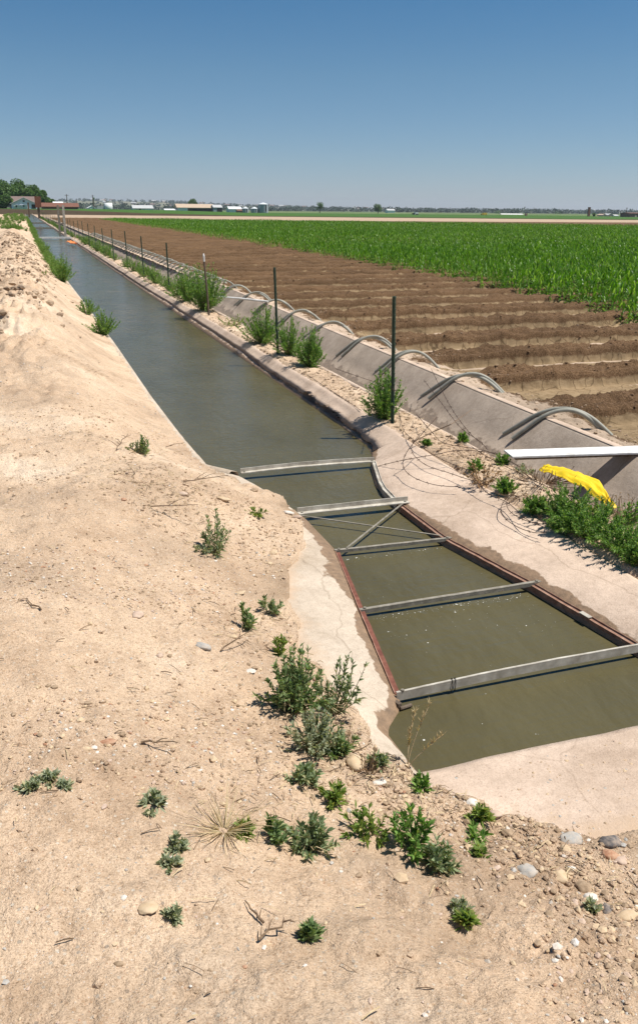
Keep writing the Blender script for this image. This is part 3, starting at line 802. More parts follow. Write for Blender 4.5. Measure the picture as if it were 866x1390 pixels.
# white stick and stray pipe by the bushes
m = MB(); a, b = at(289, 402, .22), at(364, 409, .16); m.tube([a, a.lerp(b, .5)+Vector((0, 0, .01)), b], .022, 8); tag(m.build('white_pole', M_white), 'thin white pole lying level across the ditch by the leaning wooden post', 'pole')
m = MB(); a, b = at(357, 437, .2), at(398, 464, .06); m.tube([a, b], .03, 8, True); tag(m.build('stray_pipe', M_tube), 'short straight grey pipe leaning behind the second steel post', 'pipe')

# ---------------------------------------------------------------- white check beam, culvert block, sheet, cloth
root = empty('check_beam', (4.24, 5.47, .125), 'white painted beam laid across the head ditch in front of the first siphon pipes', 'beam', rz=-.19)
m = MB(); m.box((.12, 0, 0), (1.62, .20, .014)); m.build('beam_top', M_white, root)
m = MB(); m.box((.12, 0.005, -.037), (1.5, .05, .02)); m.build('bottom_batten', M_wood, root)
root = empty('ditch_pipe', (4.44, 4.72, -.14), 'dark slanting pipe in shade inside the ditch at the right edge', 'pipe', rz=.25)
m = MB(); m.tube([(0, 0, -.12), (.3, .35, .14)], .085, 16, False); m.build('pipe_wall', M_dsteel, root, True)
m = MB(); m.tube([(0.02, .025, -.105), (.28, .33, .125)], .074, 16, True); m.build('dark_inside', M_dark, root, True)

def crumple(name, label, cat, path, width, mat, seed, amp=.03, nw=12, subdiv=8, th=.003):
    r = np.random.default_rng(seed); pts = []
    for a, b in zip(path[:-1], path[1:]):
        for i in range(subdiv): pts.append(Vector(a).lerp(Vector(b), i/subdiv))
    pts.append(Vector(path[-1])); V = []
    n = len(pts)
    for i, p in enumerate(pts):
        d = (pts[min(i+1, n-1)]-pts[max(i-1, 0)]).normalized(); sd = d.cross(Vector((0, 0, 1))).normalized()
        w = width*(.35+.65*math.sin(math.pi*min(1, (i+2)/n*1.1))**.6)
        for k in range(nw+1):
            t = k/nw-.5
            q = p+sd*(w*t)
            fold = abs(((t*1.6+i*.035+mn.noise(Vector((i*.16, t*1.5, seed)))*1.1) % 1)-.5)*2
            q = q+Vector((0, 0, amp*(fold-.3)+amp*1.4*mn.noise(Vector((i*.35, t*6, seed+5)))-.05*max(0, t)*1.2))
            V.append(q)
    o = mesh_np(name, [tuple(v) for v in V], grid_quads(n, nw+1), mat, None, True)
    sm = o.modifiers.new('thick', 'SOLIDIFY'); sm.thickness = th
    return tag(o, label, cat)
A = at(738, 632, .13); B = at(772, 641, .15); C = at(803, 655, .13); D = at(834, 690, .06)
crumple('plastic_sheet', 'crumpled bright yellow plastic sheet draped on the ditch edge below the white beam', 'plastic sheet', [A, B, C, D], .15, M_yel, 3, .014)
A = at(92, 326.5, .05); B = at(104, 330, .05)
crumple('orange_cloth', 'small orange cloth lying at the foot of the two far gate posts', 'cloth', [A, A.lerp(B, .5), B], .32, M_orange, 9, .05)

# ---------------------------------------------------------------- barbed wire
def wire(path, label, barb=True, r=.0026):
    P_ = [Vector(p) for p in path]; pts = []
    for i in range(len(P_)-1):
        p0, p1, p2, p3 = P_[max(i-1, 0)], P_[i], P_[i+1], P_[min(i+2, len(P_)-1)]
        for t in np.linspace(0, 1, 8)[:-1]:
            pts.append(.5*((2*p1)+(-p0+p2)*t+(2*p0-5*p1+4*p2-p3)*t*t+(-p0+3*p1-3*p2+p3)*t**3))
    pts.append(P_[-1])
    root = empty('barbed_wire', pts[0], label, 'barbed wire', 'rusty barbed wire fallen beside the fence')
    o_ = pts[0]
    m = MB(); m.tube([p-o_ for p in pts], r, 5, False)
    if barb:
        acc = 0
        for a, b in zip(pts[:-1], pts[1:]):
            acc += (b-a).length
            if acc > .11:
                acc = 0
                for q in range(2):
                    d = Vector((random.gauss(0, 1), random.gauss(0, 1), random.gauss(0, 1))).normalized()*.014
                    m.tube([b-d-o_, b+d-o_], .0018, 3, False)
    m.build('strand', M_wire, root, True)
def wp(*l): return [at(x, y, z) for x, y, z in l]
wire(wp((542, 560, .04), (548, 584, .03), (565, 600, .06), (580, 612, .05), (605, 626, .03), (640, 640, .04)), 'rusty barbed wire strand running from the nearest post along the pale edge of the apron')
wire(wp((593, 566, .35), (575, 586, .28), (553, 612, .14), (547, 632, .03), (560, 647, .01), (590, 658, .015), (625, 661, .03)), 'barbed wire loop curling widest over the pale apron below the nearest post')
wire(wp((570, 588, .20), (559, 605, .12), (562, 618, .03), (580, 632, .02), (610, 642, .03), (640, 652, .05), (670, 660, .04)), 'inner barbed wire loop lying just inside the widest loop on the apron')
wire(wp((512, 633, -.1), (545, 625, .02), (590, 617, .10), (625, 611, .14), (665, 614, .10), (710, 622, .08)), 'barbed wire strand reaching from the water corner across the apron towards the white beam')
wire(wp((565, 562, .10), (585, 585, .14), (600, 600, .09), (625, 606, .06), (660, 612, .05), (690, 625, .05), (716, 640, .06)), 'barbed wire strand lying along the dirt strip towards the white beam')
wire(wp((585, 500, .2), (605, 540, .16), (620, 565, .12), (640, 590, .09), (655, 602, .06)), 'barbed wire strand hanging over the ditch slope beyond the nearest post')
wire(wp((455, 500, .10), (490, 512, .10), (520, 522, .12), (537, 530, .45)), 'barbed wire strand tied to the nearest post from the left')
wire(wp((575, 515, .12), (600, 548, .1), (625, 580, .08), (650, 598, .05), (662, 610, .04)), 'barbed wire strand across the dirt strip and ditch slope, second from the nearest post')
wire(wp((697, 668, .10), (683, 682, .04), (681, 698, .02), (700, 714, .0), (725, 723, .02), (742, 722, .05)), 'outer barbed wire loop on the apron beside the green weed patch')
wire(wp((700, 668, .12), (688, 680, .06), (692, 694, .03), (712, 706, .02), (738, 712, .04)), 'inner barbed wire loop on the apron beside the green weed patch')
wire(wp((640, 644, .1), (660, 668, .05), (690, 683, .05), (715, 705, .06), (740, 716, .06)), 'barbed wire strand in front of the dry weed clump')
wire(wp((380, 482, .03), (400, 497, .02), (430, 517, .02), (465, 540, .015), (490, 557, .02)), 'thin wire lying along the top edge of the canal wall left of the nearest post', True, .003)
wire(wp((752, 655, .12), (790, 690, .12), (820, 705, .1), (850, 712, .12)), 'barbed wire strand looping over the dead stems below the yellow sheet')
wire(wp((640, 606, .12), (665, 622, .1), (700, 640, .09), (730, 655, .1), (770, 672, .1)), 'barbed wire strand running beneath the yellow sheet')
# twigs propped in the tangle
def twig(pts, r, label, mat=None, cat='twig', name='dry_twig'):
    m = MB(); n = len(pts); m.tube(pts, [r*(1-.6*i/(n-1)) for i in range(n)], 5); return tag(m.build(name, mat or M_twig), label, cat)
def branchy(px, py_, L, ang, label, n=4, mat=None, r=.004):
    """a small branching dead twig lying on the ground"""
    b = hit(px, py_); m = MB(); d = Vector((math.cos(ang), math.sin(ang), .12))
    pts = [b+d*(L*t)+Vector((random.gauss(0, .006), random.gauss(0, .006), .01)) for t in np.linspace(0, 1, 6)]
    m.tube(pts, [r*(1-.6*i/5) for i in range(6)], 5)
    for k in range(n):
        s = pts[1+k % 4]; a2 = ang+random.choice((-1, 1))*random.uniform(.5, 1.0)
        e_ = s+Vector((math.cos(a2), math.sin(a2), random.uniform(.0, .4)))*L*random.uniform(.2, .4); m.tube([s, (s+e_)/2+Vector((0, 0, .006)), e_], [r*.6, r*.5, r*.3], 4)
    tag(m.build('dry_twig', mat or M_twig), label, 'twig')
twig(wp((560, 600, .05), (590, 585, .12), (612, 576, .2), (640, 556, .22)), .006, 'forked dead twig propped up over the dirt strip right of the nearest post')
branchy(157, 612, .30, 1.15, 'thin dead twig standing by the small weed halfway up the left bank')
branchy(225, 608, .16, .2, 'short dark twig lying left of the small weed on the left bank', 1)
branchy(300, 885, .22, .55, 'brown stick lying left of the big foreground weed', 1)
branchy(350, 1280, .10, 0.3, 'forked dark twig at the bottom middle of the sand')
branchy(355, 1258, .08, 1.9, 'tiny upright dark stick at the bottom middle of the sand', 1)
branchy(60, 830, .12, 2.2, 'small curled twig on the plain sand at far left', 2)
branchy(192, 1010, .14, -.6, 'thin bent twig on the sand above the two small weeds', 2)
branchy(250, 655, .3, -.25, 'long dead stick in the litter beside the left bank pebbles', 3)
branchy(205, 690, .3, -.5, 'pale brown stick in the litter patch of the left bank', 2)

# ---------------------------------------------------------------- stones
def rock(name, label, base, sx, sy, sz, mat, seed, sink=.3, parent=None):
    import bmesh
    bm = bmesh.new(); bmesh.ops.create_icosphere(bm, subdivisions=3, radius=1)
    o3 = Vector((seed*3.1, seed*1.7, seed))
    for v in bm.verts:
        c = v.co.normalized(); q = Vector([round(a*2.2)/2.2 for a in c]); k = 1+.26*mn.noise(c*1.2+o3)+.16*mn.noise(c*2.6+o3)+.03*mn.noise(c*9+o3)+.12*mn.noise(q*3+o3)
        # facet a little
        v.co = Vector((c.x*sx*k, c.y*sy*k, c.z*sz*k))
    me = bpy.data.meshes.new(name); bm.to_mesh(me); bm.free()
    for p in me.polygons: p.use_smooth = True
    me.materials.append(mat); o = bpy.data.objects.new(name, me); COL.objects.link(o)
    o.location = Vector(base)+Vector((0, 0, sz*(1-sink*1.3))); o.rotation_euler = (random.uniform(-.2, .2), random.uniform(-.2, .2), random.uniform(0, 3))
    return tag(o, label, 'stone', 'loose stones on the sand')
def stone_m(name, c1, c2, *a, **k):
    m = simple(name, c1, c2, 30, .9, .35, .003); n = m.node_tree; b = n.nodes['Principled BSDF']
    src = b.inputs['Base Color'].links[0].from_socket; g = n.nodes.new('ShaderNodeNewGeometry'); sp_ = n.nodes.new('ShaderNodeSeparateXYZ'); link(n, g.outputs['Normal'], sp_.inputs[0])
    f = math_n(n, 'ADD', math_n(n, 'MULTIPLY', noise_node(n, objc(n), 55, 6, .7), 1.2), -.25)
    link(n, mix(n, ramp(n, f, [(.25, (.08, .08, .08)), (.6, (.62, .62, .62))]), src, (.50, .37, .25)), b.inputs['Base Color']); return m
R_pink = stone_m('stone_pink', (.42, .30, .23), (.56, .43, .34), 25, .8, .2, .002)
R_grey = stone_m('stone_grey', (.30, .30, .28), (.44, .43, .40), 30, .75, .2, .002)
R_dark = stone_m('stone_dark', (.06, .065, .075), (.11, .11, .12), 30, .6, .2, .002)
R_tan = stone_m('stone_tan', (.48, .34, .20), (.62, .48, .31), 25, .8, .2, .002)
R_white = stone_m('stone_white', (.60, .56, .50), (.75, .71, .64), 25, .8, .2, .002)
R_red = stone_m('stone_red', (.30, .13, .07), (.45, .24, .14), 25, .85, .2, .002)
R_brown = stone_m('stone_brown', (.22, .15, .09), (.34, .24, .15), 25, .85, .2, .002)
stones = [(700, 1087, 20, 26, R_pink, 'upright pinkish oval stone near the bottom corner of the water'),
 (776, 1135, 32, 16, R_grey, 'flat light grey oval stone right of centre in the pebbly sand'),
 (827, 1139, 30, 18, R_dark, 'dark blue grey stone near the right edge of the sand'),
 (806, 1079, 14, 14, R_tan, 'tan angular stone on the slab edge right of the pink oval stone'),
 (797, 1068, 14, 9, R_tan, 'small yellowish stone just above the tan angular stone'),
 (641, 1087, 17, 13, R_white, 'white stone above the tiny weeds by the water corner'),
 (588, 1057, 26, 20, R_tan, 'rounded buff stone at the lower corner of the water'),
 (672, 1102, 16, 13, R_pink, 'small pink stone left of the upright oval stone'),
 (767, 1151, 16, 12, R_tan, 'small orange tan stone just below the flat grey stone'),
 (828, 1157, 22, 13, R_red, 'rusty red brown stone below the dark blue grey stone'),
 (842, 1165, 16, 14, R_pink, 'pale pink stone at the right edge below the rusty stone'),
 (793, 1200, 24, 18, R_brown, 'brown tan stone in the lower right pebble band'),
 (801, 1216, 18, 14, R_white, 'white stone just below the brown tan stone'),
 (760, 1186, 20, 18, R_tan, 'buff stone left of the brown tan stone'),
 (824, 1232, 12, 14, R_dark, 'small dark stone at lower right beneath the white stone'),
 (787, 1109, 12, 8, R_brown, 'little brown stone between the flat grey stone and the tan stones'),
 (775, 1178, 12, 8, R_white, 'small white chip above the brown tan stone'),
 (187, 832, 15, 14, R_pink, 'single tan pebble on the sand left of the small upright weed'),
 (276, 874, 24, 13, R_grey, 'flat blue grey stone left of the big foreground weed'),
 (248, 668, 15, 9, R_pink, 'buff stone lying on its side below the left bank weed'),
 (315, 862, 16, 8, R_tan, 'flat tan chip above the big weed'),
 (325, 803, 18, 8, R_tan, 'flat buff stone above the small upright weed'),
 (370, 748, 14, 8, R_tan, 'tan chip near the top of the pale concrete slope'),
 (366, 763, 9, 6, R_tan, 'smallest tan chip at the top of the pale concrete slope'),
 (345, 663, 12, 9, R_brown, 'brown stone by the white lip at the left end of the far crossbar'),
 (404, 700, 14, 6, R_pink, 'thin pink stone beside the left end of the throat bar'),
 (303, 675, 20, 10, R_tan, 'tan stone on the bank above the leafy upright weed'),
 (392, 694, 16, 7, R_white, 'white chip beside the left end of the throat bar'),
 (145, 1006, 22, 10, R_red, 'thin reddish brown stone on the open sand at left'),
 (168, 676, 8, 8, R_red, 'small brick red stone in the litter of the left bank'),
 (338, 908, 20, 12, R_white, 'cream stone half buried left of the big foreground weed'),
 (200, 1228, 26, 20, R_tan, 'orange flat stone level with the sand near the bottom left'),
 (128, 1014, 9, 7, R_white, 'tiny white stone below the reddish stone on the left'),
 (168, 1218, 8, 7, R_white, 'tiny white stone left of the orange flat stone'),
 (515, 1060, 20, 10, R_white, 'pale stone in the soil by the dry seed grass'),
 (483, 1030, 24, 22, R_tan, 'yellowish stone among the dry stems beside the grey green weed'),
 (648, 1068, 12, 9, R_pink, 'pink pebble beneath the edge of the end slab'),
 (217, 887, 10, 10, R_pink, 'small round buff pebble between the grey stone and the left edge'),
 (715, 1178, 26, 20, R_grey, 'whitish crumbly stone in the middle of the lower right pebbles'),
 (745, 1240, 12, 10, R_brown, 'brown pebble low in the pebble band'),
 (690, 1128, 20, 12, R_brown, 'brown clod stone under the upright pink stone'),
 (850, 1240, 30, 14, R_tan, 'long orange tan stone at the right edge low down')]
for i, (px, py_, w, h, m_, lab) in enumerate(stones):
    b = hit(px, py_+h*.3); dist = (b-Vector((0, 0, H))).length*math.cos(PITCH)*1.0
    k = dist/F; w_, h_ = w*k, h*k*1.15
    rock('stone', lab, b, w_*.5, h_*.52, min(w_, h_)*(.15 if 'level' in lab or 'half' in lab else .30), m_, i+3, .68).rotation_euler[2] = random.uniform(-.4, .4)-YAW

# ---------------------------------------------------------------- gravel, clods and litter (uncountable)
ico = None
def scatter(name, pts, sizes, mats, mi, flat=.6, seed=0):
    import bmesh
    r = np.random.default_rng(seed)
    bm = bmesh.new(); bmesh.ops.create_icosphere(bm, subdivisions=1, radius=1)
    bv = np.array([v.co[:] for v in bm.verts]); bf = np.array([[v.index for v in f.verts] for f in bm.faces]); bm.free()
    n = len(pts); pts = np.asarray(pts); sizes = np.asarray(sizes)
    jit = 1+r.normal(size=(n, len(bv), 1))*.16
    sc = np.stack([sizes*(.8+.6*r.random(n)), sizes*(.7+.5*r.random(n)), sizes*flat*(.7+.5*r.random(n))], 1)
    V = bv[None]*jit*sc[:, None, :]
    a = r.random(n)*6.28; c, s = np.cos(a)[:, None], np.sin(a)[:, None]
    V = np.stack([V[..., 0]*c-V[..., 1]*s, V[..., 0]*s+V[..., 1]*c, V[..., 2]], -1)+pts[:, None, :]
    Fq = bf[None]+(np.arange(n)*len(bv))[:, None, None]
    return mesh_np(name, V.reshape(-1, 3), Fq.reshape(-1, 3), mats=mats, mi=np.repeat(mi, len(bf)), smooth=False)
def samp(n, x0, x1, y0, y1, dens=None, seed=0):
    r = np.random.default_rng(seed); x = r.uniform(x0, x1, n); y = r.uniform(y0, y1, n)
    d = pdist_left(x, y); k = (d > .01)
    if dens is not None: k &= r.random(n) < dens(x, y, d)
    return x[k], y[k], r
clus = lambda x, y, d: .12+.88*sst(.5, .72, vn(x*1.6, y*1.6, 301))
gx, gy, r = samp(34000, -.9, 2.6, 1.0, 4.6, clus, 1)
# more pebbles in the lower right band
x2, y2, _ = samp(7000, 1.0, 2.7, 1.1, 2.6, lambda x, y, d: np.exp(-((d-.12)/.25)**2), 2)
x3, y3, _ = samp(14000, -.8, 1.6, 4.6, 9, lambda x, y, d: .6*clus(x, y, d), 3)
gx, gy = np.concatenate([gx, x2, x3]), np.concatenate([gy, y2, y3]); gz = ground_z(gx, gy)
band_ = np.exp(-(((gx-.55)*.8+(gy-1.75)*.6-.42)/.28)**2)*(gx > .75)
sz = .0018+.0062*r.random(len(gx))**3+np.where(r.random(len(gx)) < .03+.10*band_, (.007+.006*band_)*r.random(len(gx)), 0)
MS = [M_sand, R_pink, R_tan, R_white, R_brown, R_grey, R_red]
tag(scatter('gravel', np.stack([gx, gy, gz+sz*.2], 1), sz, MS, r.choice(7, len(gx), p=[.22, .2, .2, .1, .18, .06, .04]), .7, 5), 'fine gravel and grit strewn over the sandy bank', 'gravel', kind='stuff')
# crumbs of dry earth in the disturbed patches
cz = np.array([tuple(hit(x, y))[:2] for x, y in ((420, 900), (470, 1010), (520, 1060), (620, 1080), (700, 1130), (780, 1190), (840, 1260), (560, 1100), (200, 660), (250, 680), (120, 560), (60, 650), (330, 700), (380, 730), (160, 900), (300, 960), (60, 1000), (230, 1010), (760, 1080), (850, 1070))])
r = np.random.default_rng(40); n = 7500; k = r.choice(len(cz), n, p=np.array([1]*8+[.5]*4+[1, 1]+[.3]*4+[1, 1])/(8+2+2+1.2+2)); dy = cz[k, 1]
cx_ = cz[k, 0]+r.normal(size=n)*.09*(1+.25*dy); cy_ = dy+r.normal(size=n)*.12*(1+.35*dy)
ok = (pdist_left(cx_, cy_) > .0) & (cy_ > 1.0); cx_, cy_ = cx_[ok], cy_[ok]
sz = .002+.010*r.random(len(cx_))**3.2
tag(scatter('earth_crumbs', np.stack([cx_, cy_, ground_z(cx_, cy_)+sz*.25], 1), sz, [M_sand, R_tan, R_brown], r.choice(3, len(cx_), p=[.62, .2, .18]), .8, 9), 'small dry lumps of earth broken over the bank', 'soil crumbs', kind='stuff')
# grit washed on to the end slab
n = 1500; x = r.uniform(1.35, 2.9, n); y = 1.78+.62*r.random(n)**1.6; sz = .0015+.006*r.random(n)**3
tag(scatter('gravel', np.stack([x, y, -.112+(2.1-y)*.045+.002+sz*.2], 1), sz, [M_sand, R_pink, R_brown, R_grey, R_tan], r.choice(5, n), .7, 10), 'grit washed over the concrete slab at the end of the flume', 'gravel', kind='stuff')
# clods on the heap
gx, gy, r = samp(22000, -1.4, 1.1, 8, 45, lambda x, y, d: np.exp(-((x+.25)/.55)**2)*sst(9, 13, y)*(.15+.85*sst(.45, .7, vn(x*1.5, y*.8, 310))), 11)
sz = .010+.062*r.random(len(gx))**4
M_clod = simple('soil_clod', (.36, .26, .17), (.52, .39, .27), 12, .95, .6, .01)
M_clodD = simple('soil_clod_dark', (.22, .155, .10), (.34, .245, .165), 12, .95, .6, .01)
tag(scatter('soil_clods', np.stack([gx, gy, ground_z(gx, gy)+sz*.2], 1), sz, [M_clod, M_clodD], r.choice(2, len(gx), p=[.75, .25]), .75, 6), 'loose dry soil clods heaped on the left bank', 'soil clods', kind='stuff')
# crumbs on the fence strip and the field edge
r = np.random.default_rng(21); n = 5000
x = np.where(r.random(n) < .45, r.uniform(3.18, 3.56, n), r.uniform(4.75, 5.7, n)); y = 3.3+r.random(n)**1.5*22
z = np.where(x < 4, ground_z(x, y), soil_z(x, y)[0]); sz = .004+.018*r.random(n)**3
tag(scatter('soil_crumbs', np.stack([x, y, z+sz*.2], 1), sz, [M_clod, R_brown, M_clodD], r.choice(3, n), .7, 7), 'crumbs of soil and small stones along both sides of the ditch', 'soil crumbs', kind='stuff')
# clods on the furrow ridges
n = 14000; y = 5.5+r.random(n)**1.3*26; x = 5.2+r.random(n)*8; zz, rd, ed, ph = soil_z(x, y); k = r.random(n) < (rd*.9+.06); x, y, zz = x[k], y[k], zz[k]
sz = .004+.022*r.random(len(x))**3
M_cs = simple('ridge_clod', (.08, .042, .02), (.22, .13, .068), 14, .95, .6, .01)
tag(scatter('ridge_clods', np.stack([x, y, zz+sz*.2], 1), sz, [M_cs, M_clodD], r.choice(2, len(x), p=[.93, .07]), .75, 8), 'broken brown clods along the furrow ridges of the field', 'soil clods', kind='stuff')
# straw and twig litter
def litter(n, pos_fn, seed, name, label, Lr=(.015, .06)):
    r = np.random.default_rng(seed); m = [MB(), MB()]
    for i in range(n):
        x, y = pos_fn(r); z = G(x, y) if not isinstance(name, tuple) else 0
        a = r.random()*6.28; L = r.uniform(*Lr); d = Vector((math.cos(a), math.sin(a), r.normal()*.12))*L
        p = Vector((x, y, z+.004+abs(r.normal())*.006)); m[i % 2].tube([p-d*.5, p+Vector((0, 0, .003*r.random()+.002)), p+d*.5], r.uniform(.0007, .002), 3, False)
    V = m[0].v+m[1].v; o_ = len(m[0].v); Q = m[0].q+[[i+o_ for i in q] for q in m[1].q]
    mi = [0]*len(m[0].q)+[1]*len(m[1].q)
    tag(mesh_np(name, V, np.array(Q), mats=[M_twig, M_straw], mi=mi, smooth=False), label, 'plant litter', kind='stuff')
L1 = [tuple(hit(x, y))[:2] for x, y in ((170, 650), (215, 665), (240, 690), (200, 640), (250, 655), (330, 860), (380, 855), (440, 960), (500, 1040), (480, 1000), (560, 1075), (650, 1110), (310, 1110), (420, 1060), (150, 600), (120, 500), (60, 470), (770, 1180))]
def pf(r):
    if r.random() < .75:
        c = L1[r.integers(len(L1))]; return c[0]+r.normal()*.10*(1+.1*c[1]), c[1]+r.normal()*.10*(1+.15*c[1])
    while True:
        x, y = r.uniform(-.8, 1.4), r.uniform(1.2, 8)
        if x < XA(y): return x, y
litter(1500, pf, 5, 'dry_litter', 'dry straw, stalks and twig litter scattered on the bank')
litter(500, lambda r: (r.uniform(3.2, 3.6), 3.4+r.random()**1.2*7), 6, 'dry_litter', 'dry stems and litter lying on the dirt strip under the fence', (.03, .14))

# ---------------------------------------------------------------- weeds
def W_(px, py_, hpx, wpx, kind, label, seed, n=1., lean=(0, 0), grp=None, name='weed', on=None):
    random.seed(seed*7+1)
    b = on if on is not None else hit(px, py_)
    dist = (b-Vector((0, 0, H))).dot(fw); k = dist/F
    h = hpx*k*(.8 if kind != 'K' and hpx < 45 else 1); w = wpx*k*.5
    if kind == 'K':   # dense bright bush
        return plant(name, label, 'weed', b, h*1.12, w*1.0, int(105*n), 50, .030+.05*h, .0055+.007*h, M_leafK, grp, seed, .55, lean=lean)
    if kind == 'F':   # lance leaved foreground weed
        return plant(name, label, 'weed', b, h, w, int(24*n)+2, 28, .040, .0088, [M_leafF, M_leafF2, M_leafG2][seed % 3], grp, seed, .45, lean=lean, dry=int(14*n))
    if kind == 'S':   # silvery
        return plant(name, label, 'weed', b, h, w, int(20*n)+2, 28, .030, .0085, M_leafS, grp, seed, .4, lean=lean, dry=int(8*n))
    if kind == 'G':   # bright small leafy
        return plant(name, label, 'weed', b, h, w, int(22*n)+2, 24, .040, .0092, [M_leafG2, M_leafK][seed % 2], grp, seed, .45, lean=lean, dry=int(6*n))
# foreground
W_(292, 752, 62, 48, 'F', 'upright leafy weed alone on the left bank above the water bend', 1, .7)
W_(272, 748, 14, 30, 'S', 'withered low tuft at the left foot of the upright leafy weed', 2, .35)
W_(332, 852, 42, 34, 'F', 'small upright weed above the big foreground weed, nearer the left edge of the photo', 3, .32)
W_(366, 832, 34, 36, 'F', 'small loose weed directly above the big foreground weed', 4, .35)
W_(380, 888, 40, 26, 'F', 'thin sprig growing at the top left of the big foreground weed', 5, .25)
W_(400, 962, 92, 92, 'F', 'biggest dark green weed in the foreground, beside the pale concrete slope', 6, 2.9)
W_(452, 968, 88, 70, 'F', 'open branching weed leaning over the pale concrete slope, right of the biggest weed', 7, .9, (.25, .05))
W_(425, 1018, 62, 84, 'S', 'silvery green weed just below the biggest foreground weed', 8, 2.6)
W_(462, 1022, 44, 46, 'F', 'green weed tuft right of the silvery weed', 9, .7)
W_(415, 1062, 40, 50, 'F', 'dull green tuft with dead stems below the silvery weed', 10, .6)
W_(455, 1090, 36, 34, 'F', 'single small weed with a pale stalk right of the dull tuft', 11, .4, (.1, 0))
W_(372, 1140, 44, 34, 'F', 'sparse upright weed left of the rounded weed low in the foreground', 12, .35)
W_(422, 1152, 46, 68, 'F', 'rounded grey green weed low in the foreground', 13, .9)
W_(505, 1132, 44, 74, 'G', 'spreading bright weed, left part of the lower foreground patch', 14, .55, (-.2, 0))
W_(560, 1150, 56, 76, 'G', 'spreading bright weed in the middle of the lower foreground patch', 15, .9)
W_(592, 1178, 44, 56, 'F', 'leafy weed at the lower right end of the foreground patch', 16, .8)
W_(210, 1094, 22, 40, 'S', 'small rosette weed on the open sand at left centre', 17, .6)
W_(240, 1152, 22, 28, 'S', 'tiny weed above its twin, beneath the small rosette weed', 18, .5)
W_(230, 1178, 18, 24, 'S', 'tiny weed just below its twin on the open sand', 19, .4)
W_(236, 1243, 16, 34, 'S', 'low flat weed beside the orange flat stone', 20, .4)
W_(45, 1070, 14, 40, 'S', 'creeping grey weed nearest the left edge of the photo', 21, .4)
W_(70, 1058, 14, 34, 'S', 'creeping grey weed just right of the one at the left edge', 22, .4)
W_(88, 1068, 8, 20, 'S', 'tiniest grey sprig right of the creeping weeds', 23, .25)
W_(196, 617, 34, 26, 'F', 'small bright weed beside a dead twig high on the left bank', 24, .5)
W_(182, 612, 18, 30, 'S', 'greyish dying tuft left of the small weed high on the left bank', 25, .4)
W_(346, 698, 14, 28, 'F', 'very small weed by the left end of the far crossbar', 26, .3)
W_(418, 1276, 30, 28, 'F', 'small upright weed at the bottom middle edge', 27, .4)
W_(622, 1240, 24, 28, 'S', 'small pale weed low right, upper of two sprigs', 28, .4)
W_(632, 1256, 22, 24, 'F', 'small dark weed low right, lower of two sprigs', 29, .4)
W_(650, 1112, 26, 30, 'G', 'small bright weed beneath the white stone', 30, .4)
W_(642, 1140, 16, 44, 'G', 'low creeping weed left of the upright pink stone', 31, .4)
W_(648, 1163, 14, 24, 'G', 'little weed tuft lowest of the three beneath the white stone', 32, .35)
W_(572, 1074, 34, 26, 'G', 'small green weed at the foot of the rounded buff stone', 33, .4)
W_(512, 1040, 22, 30, 'F', 'small weed among dry stems beside the concrete edge', 34, .4)
W_(330, 1133, 26, 20, 'F', 'little green sprig rooted in the dry straw tuft', 35, .3)
W_(802, 1236, 20, 16, 'S', 'tiny grey sprig between the stones at lower right', 36, .3)
W_(862, 1084, 16, 12, 'G', 'tiny sprig at the right edge by the slab', 37, .2)
# canal-side bushes on the fence strip
def on(x, y): return Vector((x, y, G(x, y)))
W_(0, 0, 62, 62, 'K', 'bushy green weed at the foot of the nearest steel post', 40, 1., on=on(3.26, 7.45))
W_(0, 0, 50, 46, 'K', 'upright green bush between the first and second steel posts', 41, 1., on=on(3.45, 10.4))
W_(0, 0, 44, 54, 'K', 'low light green bush just right of the second steel post', 42, .8, on=on(3.42, 11.3))
W_(0, 0, 44, 62, 'K', 'dark dense bush left of the second steel post', 43, 1.2, on=on(3.36, 12.5))
W_(0, 0, 20, 50, 'G', 'yellowish low growth between the dark bush and the wooden post', 44, 1.2, on=on(3.38, 14.6))
W_(0, 0, 56, 64, 'K', 'tallest bush on the fence strip, right beside the leaning wooden post', 45, 1.6, on=on(3.38, 17.0))
W_(0, 0, 44, 56, 'K', 'rounded bush just beyond the tallest bush', 46, 1.2, on=on(3.34, 18.9))
# strip weeds near tarp
W_(0, 0, 34, 60, 'G', 'yellow green leafy weed behind the patch, near the yellow sheet end', 65, .8, on=on(3.5, 4.3))
W_(0, 0, 22, 56, 'K', 'sprawling weed at the apron edge in the middle of the patch', 66, 1.0, (-.5, -.1), on=on(3.22, 4.25))
W_(0, 0, 20, 50, 'K', 'sprawling weed at the apron edge at the left end of the patch', 67, .8, (-.5, -.1), on=on(3.24, 4.62))
W_(768, 706, 44, 92, 'K', 'bushy green weed below the left end of the yellow sheet', 50, .7, on=at(768, 706, .02))
W_(806, 728, 42, 96, 'K', 'green weed in the middle of the patch below the yellow sheet', 51, .7, on=at(806, 728, .02))
W_(846, 750, 42, 90, 'K', 'green weed spilling over the apron at the right edge of the photo', 52, .7, on=at(846, 750, .02))
W_(788, 708, 34, 60, 'G', 'lighter green leafy weed in the gap between the first two weeds of the patch', 68, 1., on=at(788, 708, .02))
W_(828, 726, 36, 66, 'G', 'lighter green leafy weed behind the middle of the patch', 69, 1., on=at(828, 726, .02))
W_(858, 720, 50, 40, 'G', 'thin yellow green weed against the right edge of the photo', 53, .6, on=on(3.56, 4.1))
W_(855, 755, 34, 36, 'K', 'lowest green weed of the patch at the right edge', 58, .6, on=on(3.24, 3.62))
W_(687, 668, 20, 30, 'K', 'small weed right of the dry brown clump', 54, .4, on=at(687, 668, .02))
W_(680, 634, 18, 22, 'K', 'small weed on the dirt strip left of the white beam', 55, .35, on=at(680, 634, .02))
